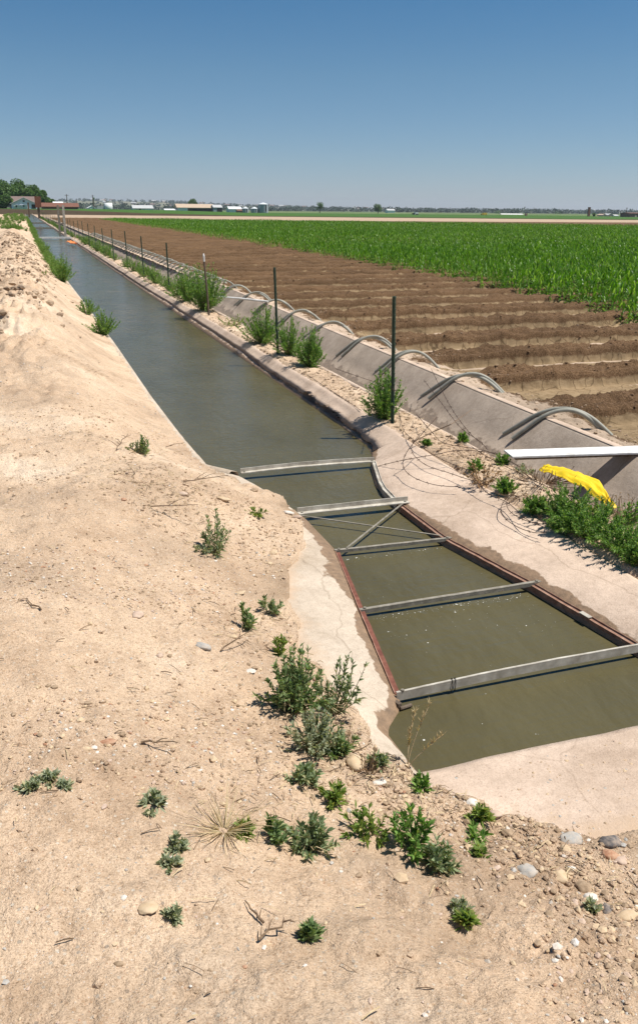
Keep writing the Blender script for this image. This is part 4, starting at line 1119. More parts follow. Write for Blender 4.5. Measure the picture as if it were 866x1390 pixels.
W_(627, 600, 12, 18, 'K', 'tiny weed on the dirt strip below the ditch slope', 56, .3, on=at(627, 600, .02))
W_(645, 640, 18, 22, 'K', 'small weed growing behind the dry brown clump', 57, .3, on=at(645, 640, .02))
W_(578, 604, 8, 12, 'K', 'tiniest weed on the dirt strip near the nearest post', 59, .2, on=at(578, 604, .02))
W_(722, 650, 22, 26, 'S', 'greyish small weed at the left tip of the yellow sheet', 60, .4, on=on(3.5, 5.25))
# dry brown clump
b = at(655, 655, .02); plant('dry_weed', 'curled dry brown weed clump tangled in barbed wire on the dirt strip', 'dead weed', b, .16, .17, 26, 12, .045, .013, M_dryleaf, None, 70, .2, stemmat=M_twig, drp=.7)
b = hit(700, 672); plant('dry_weed', 'heap of dead brown stems under the yellow sheet', 'dead weed', Vector((3.50, 5.0, G(3.5, 5.0))), .12, .32, 50, 2, .03, .005, M_dryleaf, None, 71, .1, stemmat=M_twig, rscale=1.6)
b = hit(470, 1020); plant('dry_weed', 'reddish dead stems beneath the open branching weed', 'dead weed', b, .10, .09, 20, 4, .02, .004, M_dryleaf, None, 72, .4, stemmat=M_twig)
b = hit(500, 1050); plant('dry_weed', 'dead stems standing beside the end of the pale concrete slope', 'dead weed', b, .10, .08, 18, 4, .02, .004, M_dryleaf, None, 73, .5, stemmat=M_twig)
plant('dry_weed', 'tangle of dead brown stems behind the green patch at the right edge', 'dead weed', at(842, 700, .03), .14, .34, 60, 3, .03, .006, M_dryleaf, None, 74, .1, stemmat=M_twig, rscale=1.4)
plant('dry_weed', 'dead stems lying between the dry brown clump and the yellow sheet', 'dead weed', at(722, 672, .03), .07, .26, 46, 3, .03, .006, M_dryleaf, None, 75, .1, stemmat=M_twig, rscale=1.2)
plant('dry_weed', 'flattened grey dead stems right of the nearest post', 'dead weed', at(640, 620, .03), .04, .22, 36, 2, .02, .005, M_dryleaf, None, 76, .1, stemmat=M_twig, rscale=1.1)
# straw tuft
def tuft(px, py_, n, L, label, seed, name='dry_grass_tuft', mat=None, grp=None, on=None):
    r = np.random.default_rng(seed); b = on or hit(px, py_); root = empty(name, b, label, 'dry grass', grp)
    a = r.random(n)*6.28; D_ = np.stack([np.cos(a), np.sin(a), .25+.9*r.random(n)], 1)
    V, Q, va = blades(np.stack([np.cos(a)*.012, np.sin(a)*.012, a*0], 1), D_, L*(.4+.7*r.random(n)), np.full(n, .0028), .5*r.random(n), 4, (1, .9, .6, .2), r)
    mesh_np('blades', V, Q, mat or M_drygrass, root, True, {'var': va}); return root
M_drygrass = leaf_mat('dry_grass', (.36, .26, .14), (.56, .45, .27), None, .25, .7)
tuft(305, 1128, 80, .17, 'spiky straw coloured grass tuft on the sand in the lower left', 1)
# seed head grass by the water corner
root = empty('seed_grass', hit(553, 1042), 'tall dry grass with feathery seed heads at the lower corner of the water', 'dry grass')
m = MB(); r = np.random.default_rng(4); PP, DD = [], []
for sx_, sy_, hh in ((.10, .03, .26), (.045, .05, .22), (.13, -.03, .15), (.02, .03, .15)):
    pts = [Vector((sx_*t**1.5, sy_*t, hh*t-.01)) for t in np.linspace(0, 1, 8)]; m.tube(pts, .0016, 4, False)
    for k in range(46):
        t = .55+.45*r.random(); p = np.array([sx_*t**1.5, sy_*t, hh*t-.01]); PP.append(p); DD.append(np.array([r.normal()*.35+.3*sx_*4, r.normal()*.35, 1.]))
m.build('stalks', M_straw, root)
V, Q, va = blades(np.array(PP), np.array(DD), .018+.014*r.random(len(PP)), np.full(len(PP), .0032), .1*np.ones(len(PP)), 2, (.4, 1, .1), r)
mesh_np('seed_heads', V, Q, M_drygrass, root, True, {'var': va})

# weed rows along both canal edges farther off
def rowweed(spots, label, grp, hrange, wr, seed, kind='K', catn='weed'):
    protos = []
    for i in range(5):
        o = plant('weed', label, catn, (0, 0, -50), 1., .55, 60, 26, .12, .028, M_leafK, grp, seed+i, .5, stemr=.006, ns=2); protos.append(o)
    used = set()
    for i, (x, y) in enumerate(spots):
        p = protos[i % 5]
        if i < 5: o = p
        else:
            o = p.copy(); COL.objects.link(o)
            for ch in p.children: c = ch.copy(); COL.objects.link(c); c.parent = o
        s = random.uniform(*hrange); o.location = (x, y, G(x, y)-.01); o.scale = (s*wr, s*wr, s); o.rotation_euler[2] = random.random()*6
sp = [(3.36+random.uniform(-.08, .1), y) for y in (20.3, 21.6, 22.9, 23.8, 24.9, 26.2, 27.5, 28.7)]
rowweed(sp, 'green weed in the row between the tallest bush and the far fence posts', 'green weeds along the far fence strip', (.38, .58), 1.1, 500)
y = 31.; sp = []
while y < 190:
    sp.append((3.36+random.uniform(-.12, .12), y)); y += random.uniform(.7, 1.3)*(1+y/40) if random.random() < .85 else 4
rowweed(sp, 'green weed in the distant line under the canal fence', 'green weeds along the far fence strip', (.3, .6), 1.2, 520)
y = 27.; sp = []
while y < 200:
    x = XL(y)-.12+random.uniform(-.22, .06); sp.append((float(x), y)); y += random.uniform(.45, .9)*(1+y/45)
rowweed(sp, 'green weed in the distant line along the left water edge', 'green weeds along the left water edge', (.28, .5), 1.3, 540)
W_(0, 0, 32, 44, 'K', 'nearest and tallest green weed growing at the left water edge', 61, .8, on=on(1.12, 14.6))
W_(0, 0, 20, 36, 'K', 'low green weed at the left water edge, second from the viewer', 62, .6, on=on(1.06, 17.5))
W_(0, 0, 34, 36, 'K', 'round green weed ending the distant weed line on the left water edge', 63, 1., on=on(.92, 25.3))
W_(0, 0, 10, 14, 'G', 'tiny weed on the clods of the left bank', 64, .3, on=on(.35, 21))
# weeds on the bank crest at far left
sp = [(random.uniform(-3.5, .4), random.uniform(55, 225)) for _ in range(100)]
rowweed(sp, 'green weed on the far crest of the left bank', 'green weeds on the far left bank', (.3, .6), 1.6, 560)

# ---------------------------------------------------------------- corn
def corn_arrays(px, py_, pz, hs, nl, ns, r, wscale=1.):
    n = len(px); idx = np.repeat(np.arange(n), nl); k = np.tile(np.arange(nl), n)
    base_az = np.repeat(r.random(n)*math.pi, nl); az = base_az+(k % 2)*math.pi+r.normal(size=len(idx))*.35
    h = hs[idx]; t = (k+.5)/nl
    P_ = np.stack([px[idx], py_[idx], pz[idx]+h*(.06+.60*t)], 1)
    el = .62+.75*t+r.normal(size=len(idx))*.12
    D_ = np.stack([np.cos(az), np.sin(az), np.tan(np.clip(el, .4, 1.42))], 1)
    L = h*(.62-.12*t)*(.85+.3*r.random(len(idx)))
    return blades(P_, D_, L, .033*wscale*(.7+.6*r.random(len(idx)))*np.sqrt(h/.7), .8-.4*t, ns, (.5, 1, .85, .55, .05) if ns > 2 else (.6, 1, .1), r, .35)
def corn_positions():
    out = []
    r = np.random.default_rng(77); y = 9.6
    while y < 168:
        x0 = float(XC(y))+r.normal()*.25; x1 = min(y*1.02+12, 12.5+(168-y)/.8)
        if x1 > x0:
            step = .11 if y < 45 else (.24 if y < 80 else .36)
            xs_ = np.arange(x0, x1, step); xs_ = xs_+r.normal(size=len(xs_))*.04
            keep = r.random(len(xs_)) < np.where(xs_-x0 < .4, .8, .98)
            xs_ = xs_[keep]; out.append(np.stack([xs_, y+r.normal(size=len(xs_))*.03, np.clip((xs_-x0)/1.5, 0, 1)], 1))
        y += .60
    return np.concatenate(out)
CP = corn_positions(); r = np.random.default_rng(88)
hs = (.44+.17*CP[:, 2])*(.85+.3*vn(CP[:, 0]*.25, CP[:, 1]*.25, 400))*(.88+.24*r.random(len(CP)))
dist = np.hypot(CP[:, 0], CP[:, 1])
# only those within or close to the view count as near; choose the 300 nearest in view
cosv = (CP[:, 0]*math.sin(YAW)+CP[:, 1]*math.cos(YAW))/dist
order = np.argsort(np.where(cosv > math.cos(math.radians(21.5)), dist, 1e9)); near_i = order[:300]
mask = np.ones(len(CP), bool); mask[near_i] = False
cparts = []
for lo, hi, nl, ns, ws in ((0, 40, 9, 3, 1.), (40, 85, 7, 2, 1.1), (85, 400, 5, 2, 1.6)):
    k = mask & (dist >= lo) & (dist < hi)
    cparts.append(corn_arrays(CP[k, 0], CP[k, 1], np.full(k.sum(), -.08), hs[k], nl, ns, r, ws))
o_ = 0; VV, QQ, AA = [], [], []
for V, Q, a in cparts: VV.append(V); QQ.append(Q+o_); AA.append(a); o_ += len(V)
tag(mesh_np('corn_crop', np.concatenate(VV), np.concatenate(QQ), M_corn, attrs={'var': np.concatenate(AA)}), 'dense rows of young green corn filling the field', 'corn', kind='stuff')
protos = []
for i in range(8):
    rr_ = np.random.default_rng(600+i)
    V, Q, a = corn_arrays(np.zeros(1), np.zeros(1), np.zeros(1), np.array([.7]), 10, 4, rr_)
    m = MB(); m.tube([(0, 0, -.03), (.004, 0, .2), (0, .004, .46)], [.011, .009, .005], 5, False)
    st_ = m.build('corn_plant', M_cornstalk); st_.location = (0, 0, -50)
    fo = mesh_np('leaves', V, Q, M_corn, st_, True, {'var': a}); protos.append((st_, fo))
for n_, i in enumerate(near_i):
    ps, pf_ = protos[n_ % 8]
    if n_ < 8: o, c = ps, pf_
    else:
        o = ps.copy(); COL.objects.link(o); c = pf_.copy(); COL.objects.link(c); c.parent = o
    x, y = CP[i, 0], CP[i, 1]; s = hs[i]/.7
    o.location = (x, y, -.08); o.scale = (s, s, s); o.rotation_euler = (random.gauss(0, .05), random.gauss(0, .05), random.random()*6.28)
    tag(o, 'young green corn plant near the front edge of the field', 'corn plant', 'corn plants at the near edge of the field')

# ---------------------------------------------------------------- far trees
def tree(name, label, x, y, z, h, w, seed, mat=None, grp=None, nleaf=5200, ls=.55, trunk=.2, lobes=9):
    r = np.random.default_rng(seed); root = empty(name, (x, y, z), label, 'tree', grp)
    C_ = []; 
    for k in range(lobes):
        a = r.random()*6.28; rad = w*.5*.62*math.sqrt(r.random()); zz = h*(trunk+.12+(1-trunk-.3)*r.random()); f = 1-.45*abs(zz/h-.5)*2
        C_.append((math.cos(a)*rad*f, math.sin(a)*rad*f, zz, w*.5*(.35+.25*r.random())))
    m = MB(); m.tube([(0, 0, -.5), (.1, 0, h*.25), (.05, .1, h*.5)], [h*.035, h*.026, h*.015], 7)
    for c in C_[:6]: m.tube([(.05, 0, h*.25), (c[0]*.5, c[1]*.5, c[2]*.7), c[:3]], [h*.016, h*.01, h*.004], 5)
    m.build('trunk', M_bark, root)
    ci = r.integers(lobes, size=nleaf); C = np.array(C_)[ci]
    d = r.normal(size=(nleaf, 3)); d /= np.linalg.norm(d, axis=1, keepdims=True); rad = C[:, 3]*(.45+.6*r.random(nleaf)**.5)
    P_ = C[:, :3]+d*rad[:, None]*np.array([1, 1, .8])
    D_ = d+r.normal(size=d.shape)*.8
    V, Q, va = blades(P_, D_, ls*(.6+.8*r.random(nleaf)), ls*(.5+.5*r.random(nleaf)), .3*np.ones(nleaf), 2, (.5, 1, .3), r, 1.)
    mesh_np('crown', V, Q, mat or M_tree, root, True, {'var': va}); return root
def tree_px(label, px, ytop, ybase, Y, wpx, seed, name='tree', **k):
    a = atY(px, ybase, Y); t = atY(px, ytop, Y); kk = (a-Vector((0, 0, H))).dot(fw)/F
    return tree(name, label, a.x, Y, min(a.z, float(far_z(a.x, Y)))+0., t.z-min(a.z, float(far_z(a.x, Y))), wpx*kk, seed, **k)
tree_px('dark leafy tree behind the blue farmhouse at its left end', 8, 240, 282, 385, 40, 1)
tree_px('broad tree rising over the middle of the farmhouse roof', 30, 240, 282, 395, 34, 2)
tree_px('tree over the right half of the farmhouse roof', 45, 246, 282, 400, 28, 3)
tree_px('lower dark tree beyond the right end of the farmhouse', 57, 256, 281, 405, 20, 4)
tree_px('small tree trailing off right of the farmhouse trees', 68, 267, 281, 415, 14, 5)
tree_px('dark tree cut by the left edge of the photo', -10, 243, 283, 380, 30, 6)
tree_px('low dark tree in front of the others at the left corner of the farmhouse', 4, 262, 284, 350, 24, 7)
tree_px('small round tree standing over the tan roofed barn', 262, 267, 284, 680, 17, 8)
tree_px('lone small tree left of the bushier one on the horizon', 434, 273, 287, 700, 10, 9, nleaf=900)
tree_px('lone bushy dark tree right of centre on the horizon', 513, 275, 288, 700, 13, 10, nleaf=1400)
tree_px('dark clump of trees left of the long white shed at right', 675, 285, 291, 1200, 12, 11, nleaf=900)
tree_px('pair of dark trees between the white shed and the tower', 757, 287, 293, 1200, 14, 12, nleaf=900)
tree_px('slim dark cypress like tree beside the brown tower', 805.5, 288, 295, 500, 4, 13, nleaf=500, trunk=.05)
tree_px('slim dark tree behind the white barns at left', 128, 264, 281, 900, 3, 14, nleaf=200)

# ---------------------------------------------------------------- far buildings
def pmat(name, c, rough=.8): return simple(name, tuple(v*.88 for v in c), c, .8, rough, .1, .01)
B_blue = pmat('pale_blue_siding', (.84, .83, .97)); B_cream = pmat('cream_siding', (.74, .71, .62)); B_white = pmat('white_siding', (.78, .78, .76)); B_roof = pmat('brown_shingle', (.20, .14, .12))
B_tan = pmat('tan_roof', (.50, .38, .27)); B_rust = pmat('rust_sheet', (.19, .085, .055)); B_metal = pmat('grey_metal', (.36, .39, .41)); B_dk = pmat('dark_opening', (.025, .025, .025)); B_groof = pmat('grey_roof', (.48, .48, .47)); B_brick = pmat('red_brick', (.26, .13, .10)); B_trim = pmat('white_trim', (.8, .8, .8)); B_stone = pmat('pinkish_wall', (.52, .40, .33)); B_silver = pmat('silver_metal', (.62, .65, .66)); B_yel = pmat('yellow_body', (.75, .50, .06))
def frame_px(x0, x1, yb, Y):
    a, b = atY(x0, yb, Y), atY(x1, yb, Y); return a, b
def gable(name, label, x0, x1, ytop, yeave, ybase, Y, depth, wall, roof, axis='x', cat='building', openings=(), grp=None, yaw=0.):
    """axis x: ridge runs across the view; axis y: gable end faces the viewer. openings: (u0,u1,v0,v1,mat,name)"""
    a, b = frame_px(x0, x1, ybase, Y); w = (b-a).length; z0 = a.z; he = atY(x0, yeave, Y).z-z0; ht = atY(x0, ytop, Y).z-z0
    root = empty(name, ((a.x+b.x)/2, Y, z0), label, cat, grp, yaw)
    m = MB(); hw = w/2
    m.box((0, depth/2, he/2-.75), (w, depth, he+1.5))
    if axis == 'y': m.add([(-hw, 0, he), (hw, 0, he), (0, 0, ht), (-hw, depth, he), (hw, depth, he), (0, depth, ht)], [(0, 1, 2), (5, 4, 3)])
    else: m.add([(-hw, 0, he), (-hw, depth, he), (-hw, depth/2, ht), (hw, 0, he), (hw, depth, he), (hw, depth/2, ht)], [(0, 2, 1), (3, 4, 5)])
    m.build('wall', wall, root)
    ov = .04*w if w < 12 else .5; t = .18
    m = MB()
    if axis == 'y':
        k = (ht-he)/hw
        for s in (-1, 1):
            e_ = s*(hw+ov)
            V = [(0, -ov, ht), (0, depth+ov, ht), (e_, depth+ov, he-k*ov), (e_, -ov, he-k*ov)]
            V += [(x, y, z+t) for x, y, z in V]
            m.add(V, [(0, 1, 2, 3), (7, 6, 5, 4), (0, 3, 7, 4), (1, 5, 6, 2), (3, 2, 6, 7), (0, 4, 5, 1)])
    else:
        k = (ht-he)/(depth/2)
        for s in (-1, 1):
            ye = depth/2+s*(depth/2+ov)
            V = [(-hw-ov, depth/2, ht), (hw+ov, depth/2, ht), (hw+ov, ye, he-k*ov), (-hw-ov, ye, he-k*ov)]
            V += [(x, y, z+t) for x, y, z in V]
            m.add(V, [(0, 1, 2, 3), (7, 6, 5, 4), (0, 3, 7, 4), (1, 5, 6, 2), (3, 2, 6, 7), (0, 4, 5, 1)])
    m.build('roof', roof, root)
    for u0, u1, v0, v1, mt, nm in openings:
        m = MB(); m.box((-hw+w*(u0+u1)/2, -.06, he*(v0+v1)/2), (w*(u1-u0), .16, he*(v1-v0))); m.build(nm, mt, root)
    return root
# farmhouse
fh = gable('farmhouse', 'pale blue gabled farmhouse with brown shingle roof before dark trees', 14, 52, 266, 276, 282, 352, 12, B_blue, B_roof, 'x', 'house')
a, b = frame_px(15.5, 51, 282, 346)
g = gable('gable_wing', None, 16, 50, 267.5, 276, 282, 345, 9, B_blue, B_roof, 'y', None, ((.08, .40, .0, .75, B_cream, 'cream_panel'), (.42, .62, .0, .8, B_cream, 'cream_panel'), (.16, .22, .2, .65, B_dk, 'window'), (.46, .51, .3, .7, B_dk, 'window'), (.80, .97, .0, .9, B_dk, 'garage_door')))
for k in list(g.keys()): del g[k]
m = MB(); w = (b-a).length
he = atY(16, 276, 345).z-g.location.z; ht = atY(16, 267.5, 345).z-g.location.z
for s in (-1, 1): m.beam((0, -.65, ht+.12), (s*(w/2+.4), -.65, he-.05), .12, .35, (0, 1, 0))
m.build('white_gable_trim', B_trim, g)
m = MB(); m.box((0, -.1, (he+ht)/2-.1), (.7, .12, .5)); m.build('gable_vent', B_dk, g)
g.parent = fh; g.location = g.location-fh.location
gable('long_shed', 'long low rust brown shed roof right of the farmhouse', 58, 106, 275, 279.8, 282.6, 345, 9, B_brick, B_rust, 'x', 'shed')
gable('white_shed', 'small white shed roof peeping over the rust brown shed', 73, 86, 273.6, 275.6, 282, 362, 6, B_white, B_trim, 'x', 'shed')
gable('white_shed', 'white gabled shed at the right end of the rust brown shed', 88, 104, 274.2, 279, 282.6, 360, 6, B_white, B_groof, 'y', 'shed', ((.1, .3, .1, .7, B_dk, 'door'),))
gable('white_barn', 'small white gabled barn left of the rounded white tank', 119, 131, 279, 282, 284.5, 600, 10, B_white, B_trim, 'y', 'barn')
root = empty('white_tank', atY(147, 284, 620), 'rounded white tank building beside the small white barn', 'tank')
m = MB(); m.tube([(-2.4, 0, 1.4), (2.8, 0, 1.4)], 3.1, 18); m.build('tank_body', B_white, root, True); m = MB(); m.box((-4.8, 0, .8), (5.5, 4, 3)); m.build('annex', B_groof, root)
gable('white_barn', 'grey roofed white barn with two doors between the tank and the tan barn', 181, 208, 278, 282, 286, 640, 12, B_white, B_groof, 'x', 'barn', ((.28, .40, .1, .85, B_dk, 'door'), (.12, .24, .2, .8, B_groof, 'window'), (.44, .6, .3, .8, B_groof, 'window')))
gable('white_shed', 'low flat white shed left of the tan roofed barn', 224, 240, 283, 284.5, 287, 640, 8, B_white, B_trim, 'x', 'shed')
gable('open_barn', 'long open fronted barn with tan roof and black bays', 241, 291, 276.2, 281, 287, 640, 14, B_tan, B_tan, 'x', 'barn', ((.005, .27, .0, .98, B_white, 'white_wall'), (.29, .97, .0, .8, B_dk, 'open_bay')))
gable('lean_to', 'grey hipped lean-to against the right end of the tan barn', 290, 302, 277.5, 281, 287, 636, 10, B_metal, B_groof, 'x', 'shed', ((.4, .98, .0, .85, B_dk, 'open_bay'),))
gable('white_shed', 'pale low shed behind the two small grain bins', 311, 328, 280, 283, 287, 700, 10, B_white, B_trim, 'x', 'shed')
def silo(px0, px1, ytop, yeave, ybase, Y, label):
    a, b = frame_px(px0, px1, ybase, Y); rr_ = (b-a).length/2; z0 = a.z; he = atY(px0, yeave, Y).z-z0; ht = atY(px0, ytop, Y).z-z0
    root = empty('grain_bin', ((a.x+b.x)/2, Y, z0), label, 'grain bin', 'grain bins by the tan barn')
    m = MB(); n = 24
    for k in range(int(he/.35)): zz = k*.35; m.tube([(0, 0, zz), (0, 0, zz+.17), (0, 0, zz+.35)], [rr_, rr_*1.012, rr_], n, False)
    m.tube([(0, 0, -1), (0, 0, he)], rr_*.99, n, False)
    m.build('bin_wall', B_metal, root, True)
    m = MB(); m.tube([(0, 0, he), (0, 0, ht-.1), (0, 0, ht)], [rr_*1.05, rr_*.18, rr_*.1], n); m.build('cone_roof', B_silver, root)
    m = MB(); m.box((rr_*.3, -rr_*.97, he/2), (rr_*.22, .25, he*.8)); m.build('ladder', B_dk, root)
silo(328.5, 337.5, 280, 282.3, 287.3, 640, 'small grain bin with silver cone roof, left of the pair')
silo(340.5, 350, 280, 282.5, 287.3, 640, 'small grain bin with silver cone roof, between its twin and the big bin')
silo(350.5, 364, 274.2, 276.6, 287.6, 640, 'tallest grain bin with pale green roof')
gable('red_shed', 'tiny red machine shed between the tan barn and the grain bins', 322, 329, 284, 285.5, 287.3, 630, 4, B_brick, B_rust, 'x', 'shed')
def vehicle(px0, px1, yb, yt, Y, mat, label, catn, name, cab=.3):
    a, b = frame_px(px0, px1, yb, Y); L = (b-a).length; hh = atY(px0, yt, Y).z-a.z
    root = empty(name, ((a.x+b.x)/2, Y, a.z), label, catn)
    m = MB(); m.box((L*cab/2, 0, hh*.6), (L*(1-cab), 2.2, hh*.75)); m.build('body', mat, root)
    m = MB(); m.box((-L*(1-cab)/2, 0, hh*.42), (L*cab*.95, 2, hh*.5)); m.build('cab', B_dk if mat is B_white else mat, root)
    for x in (-.36, .1, .36):
        m = MB(); m.tube([(L*x, -1.1, .45), (L*x, -.8, .45)], .45, 12); m.build('wheel', B_dk, root)
vehicle(560, 567, 291.2, 287.5, 520, B_white, 'white trailer with a dark cab standing in the far green field', 'trailer', 'field_trailer', .35)
vehicle(653, 660, 292.2, 288.0, 560, B_yel, 'yellow machine at the far side of the green field', 'farm machine', 'farm_machine', .3)
gable('long_white_shed', 'long low white shed on the horizon right of the yellow machine', 683, 712, 289.6, 291.2, 293, 800, 12, B_white, B_trim, 'x', 'shed')
gable('white_shed', 'tiny white shed between the long white shed and the tower', 739, 743, 291.5, 292.7, 294, 900, 6, B_white, B_trim, 'x', 'shed')
gable('white_shed', 'tiny white building on the horizon right of the bushy lone tree', 526, 536, 283, 285, 287.5, 1000, 8, B_white, B_groof, 'x', 'shed')
for lab, x0, x1, yt, Y_ in (('short stub post right of the long white shed', 712.5, 715, 289, 500),):
    a, b = frame_px(x0, x1, 295, Y_); m = MB(); m.box(((a.x+b.x)/2, Y_, a.z+(atY(x0, yt, Y_).z-a.z)/2), ((b-a).length, .8, atY(x0, yt, Y_).z-a.z)); tag(m.build('stub_post', B_brick), lab, 'post')
a, b = frame_px(797.2, 799.8, 296, 480); root = empty('brown_tower', ((a.x+b.x)/2, 480, a.z), 'slim rusty brown tower on the right horizon', 'tower')
hh = atY(798, 281, 480).z-a.z; m = MB(); m.box((0, 0, hh/2), ((b-a).length, .9, hh)); m.build('shaft', B_rust, root); m = MB(); m.box((0, 0, hh+.1), ((b-a).length*1.2, 1.1, .25)); m.build('cap', B_brick, root)
gable('farm_building', 'pale pink walled farm building right of the brown tower', 817, 823, 290, 291.5, 295.5, 520, 6, B_stone, B_tan, 'y', 'building', ((.3, .6, .0, .8, B_brick, 'door'),))
gable('farm_building', 'second pink farm building with red door, middle of the right cluster', 825, 832, 289.5, 291.5, 295.5, 520, 6, B_stone, B_groof, 'y', 'building', ((.2, .5, .0, .8, B_brick, 'door'),))
gable('farm_building', 'white farm building at the right end of the cluster', 834, 840, 291, 292.5, 295.5, 540, 6, B_white, B_groof, 'x', 'building')
gable('farm_building', 'low tan building left of the pink farm buildings', 808, 815, 293, 294, 295.6, 520, 6, B_tan, B_brick, 'x', 'building')
gable('brick_building', 'flat dark red building at the right edge of the horizon', 854, 870, 288.4, 289, 296, 450, 9, B_brick, B_brick, 'x', 'building', ((.45, .6, .3, .7, B_stone, 'panel'),))
def pole(px, ytop, ybase, Y, label, w=.3, arm=True):
    a = atY(px, ybase, Y); h_ = atY(px, ytop, Y).z-a.z; root = empty('utility_pole', a, label, 'pole')
    m = MB(); m.tube([(0, 0, -1), (0, 0, h_)], [w, w*.7], 6); m.build('shaft', M_wood, root)
    if arm: m = MB(); m.box((0, 0, h_*.93), (2.2, .18, .18)); m.build('crossarm', M_wood, root)
pole(92, 263, 284, 500, 'utility pole rising behind the two gate posts')
pole(105, 269, 284, 700, 'utility pole right of the rust brown shed')
pole(127, 264, 284, 600, 'utility pole by the small white barn')
pole(849.5, 281, 295, 600, 'thin utility pole above the right farm cluster', .35)
pole(563, 283, 290, 1300, 'faint utility pole above the white trailer')

# gate frame and rusty box across the canal in the distance
root = empty('canal_gate', (2.6, 66.5, 0), 'pair of tall pale gate posts beside the canal in the distance', 'canal gate')
for dx, mt, w in ((.28, M_steel, .16), (-.10, M_dsteel, .14)):
    m = MB(); m.box((dx, 0, 1.05), (w, .12, 2.3)); m.build('upright', mt, root)
for z_ in (.35, .9, 1.5, 2.0): m = MB(); m.box((.09, 0, z_), (.26, .06, .07)); m.build('rung', M_dsteel, root)
m = MB(); m.box((1.9, 63.5, -.02), (2.5, .4, .12)); tag(m.build('canal_crossbeam', M_white), 'pale beam laid across the canal near the two gate posts', 'beam')
m = MB(); m.box((1.9, 98, -.08), (2.5, .2, .12)); tag(m.build('canal_crossbeam', M_dsteel), 'dark beam across the canal beyond the pale one', 'beam')
m = MB(); m.box((1.9, 130, -.08), (2.6, .25, .15)); tag(m.build('canal_crossbeam', M_dsteel), 'farthest dark beam across the canal', 'beam')
a = atY(53.5, 296, 120); hh = atY(53.5, 281, 120).z-a.z; ht = atY(53.5, 266, 120).z-a.z
root = empty('rusty_sign_box', a, 'rusty red brown box on a post beside the far end of the canal', 'sign box')
m = MB(); m.box((0, 0, hh/2), (.3, .3, hh)); m.build('post_shaft', M_wood, root)
m = MB(); m.box((0, 0, (hh+ht)/2), (.78, .5, ht-hh)); m.build('box', B_rust, root)
m = MB(); a, b = at(30, 296, .5), at(60, 292, .5)
root = empty('small_post', atY(39.5, 290, 150), 'small dark post on the canal bank left of the rusty box', 'post'); m = MB(); m.box((0, 0, .6), (.25, .25, 2.2)); m.box((0, 0, 1.75), (.32, .32, .1)); m.build('shaft', M_wood, root)

# ---------------------------------------------------------------- hills, distant woods and houses
def hills():
    xs_ = np.linspace(-1500, 4800, 260); rows = []
    def top(x):  # height profile: higher at left
        return 26*np.exp(-((x-150)/900)**2)+9+5*fbm(x/300, x*0, 501, 4)+2*np.exp(-((x-2600)/500)**2)
    for k, t in enumerate(np.linspace(0, 1, 14)):
        yy = 2700+t*1500; rows.append(np.stack([xs_, xs_*0+yy, top(xs_)*math.sin(t*math.pi/2)+.3+fbm(xs_/60, yy/60, 502, 3)*1.2], -1))
    m, n, b = new_mat('hill_land'); p = pos(n)
    link(n, ramp(n, noise_node(n, p, .008, 5, .6), [(.35, (.10, .13, .07)), (.55, (.19, .18, .11)), (.7, (.27, .23, .16))]), b.inputs['Base Color']); b.inputs['Roughness'].default_value = 1
    A = np.stack(rows, 0); tag(mesh_np('hills', A.reshape(-1, 3), grid_quads(*A.shape[:2]), m), kind='structure')
    return top
top = hills()
def woods(name, label, n, xr_, yr, hgt, seed, size, onhill=False):
    r = np.random.default_rng(seed); x = r.uniform(*xr_, n); y = r.uniform(*yr, n)
    d = vn(x/70, y/200, seed+1)+.35*vn(x/20, y/60, seed+2); k = d > .62; x, y = x[k], y[k]; n = len(x)
    if onhill: t = np.clip((y-2700)/1500, 0, 1); z = top(x)*np.sin(t*math.pi/2)+.3
    else: z = far_z(x, y)
    h_ = hgt*(.5+.8*r.random(n)); per = 26
    idx = np.repeat(np.arange(n), per); dd = r.normal(size=(n*per, 3)); dd /= np.linalg.norm(dd, axis=1, keepdims=True)
    rad = (h_*.5)[idx]*(.5+.55*r.random(n*per))
    P_ = np.stack([x[idx], y[idx], z[idx]+h_[idx]*.5], 1)+dd*rad[:, None]*np.array([1.15, 1.15, .85])
    V, Q, va = blades(P_, dd+r.normal(size=dd.shape)*.7, size*(.6+.8*r.random(n*per)), size*(.6+.5*r.random(n*per)), .2*np.ones(n*per), 2, (.6, 1, .4), r, 1.)
    tag(mesh_np(name, V, Q, M_treeD, attrs={'var': va}), label, 'woods', kind='stuff')
woods('distant_woods', 'hazy belt of distant trees along the horizon', 2600, (-500, 2900), (1500, 2500), 9, 700, 3.2)
woods('distant_woods', 'scattered trees on the distant hillside', 1600, (-600, 3200), (2750, 3900), 9, 720, 4., True)
r = np.random.default_rng(31)
gable_labels = 'tiny pale house among the trees of the distant hillside'
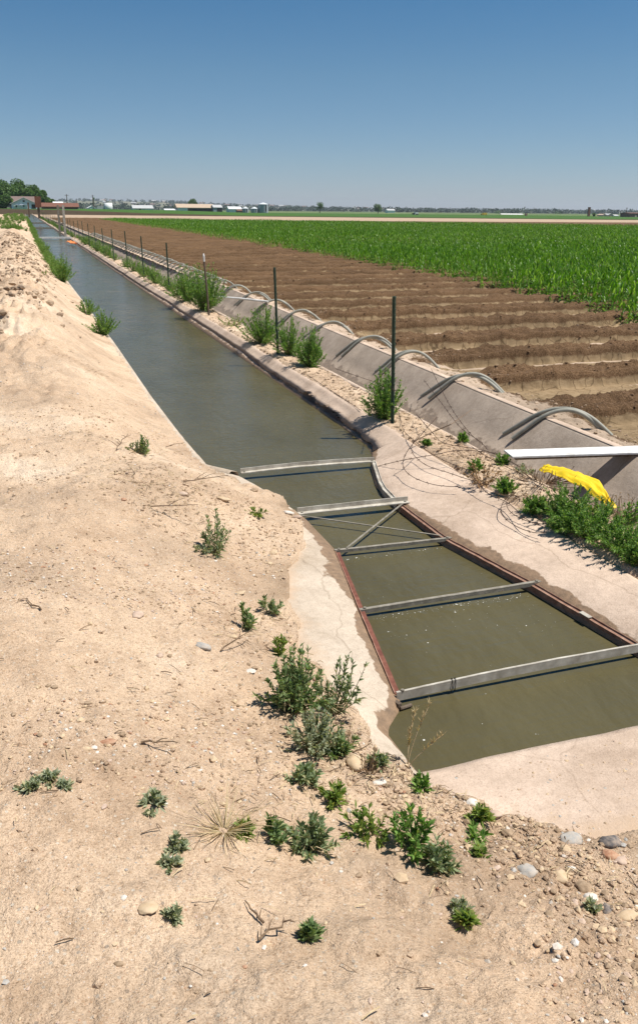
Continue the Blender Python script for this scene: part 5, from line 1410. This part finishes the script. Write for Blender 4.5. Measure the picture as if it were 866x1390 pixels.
for i in range(46):
    Yh = r.uniform(2750, 3900); px = r.uniform(115, 520) if i < 38 else r.uniform(520, 860)
    p = atY(px, 280, Yh); t = min(1, (Yh-2700)/1500); z = float(top(np.array([p.x]))[0])*math.sin(t*math.pi/2)
    root = empty('distant_house', (p.x, Yh, z+.3), gable_labels, 'house', 'pale houses on the distant hillside', r.uniform(-.6, .6))
    w, d, h_ = r.uniform(12, 22), 10, r.uniform(4, 7); wm = [B_cream, B_white, B_tan, B_stone][i % 4]
    m = MB(); m.box((0, 0, h_/2), (w, d, h_)); m.build('wall', wm, root)
    m = MB(); V = [(-w/2-.5, -d/2-.5, h_), (w/2+.5, -d/2-.5, h_), (w/2+.5, d/2+.5, h_), (-w/2-.5, d/2+.5, h_), (-w/2, 0, h_+3), (w/2, 0, h_+3)]
    m.add(V, [(0, 1, 5, 4), (2, 3, 4, 5), (3, 0, 4), (1, 2, 5)]); m.build('roof', [B_groof, B_roof][i % 2], root)

# ---------------------------------------------------------------- foam flecks on the water
r = np.random.default_rng(9); PP = []
for yc, n, sp in ((3.80, 110, .03), (4.60, 40, .03), (3.72, 50, .2), (3.2, 12, .3), (4.3, 14, .3), (2.75, 8, .2)):
    for _ in range(n):
        y = yc-abs(r.normal())*sp; x0, x1 = float(XL(y))+.04, float(XR(y))-.04
        if y > 2.5: PP.append((r.uniform(x0, x1), y, WZ+.001))
M_foam = simple('foam', (.55, .54, .47), (.72, .70, .62), 60, .5)
tag(scatter('foam_flecks', PP, .0012+.0042*r.random(len(PP))**5, [M_foam], np.zeros(len(PP), int), .25, 3), 'small pale foam flecks drifting on the muddy flume water', 'foam', kind='stuff')

# ---------------------------------------------------------------- air
hz = bpy.data.materials.new('haze_air'); hz.use_nodes = True; hn = hz.node_tree; hn.nodes.clear()
ho = hn.nodes.new('ShaderNodeOutputMaterial'); pv = hn.nodes.new('ShaderNodeVolumePrincipled')
pv.inputs['Density'].default_value = 1.0e-4; pv.inputs['Color'].default_value = (.80, .87, .95, 1); pv.inputs['Anisotropy'].default_value = .2
hn.links.new(pv.outputs[0], ho.inputs['Volume'])
m = MB(); m.box((1500, 4300, 49.), (13000, 9400, 102.)); tag(m.build('haze', hz), kind='stuff')
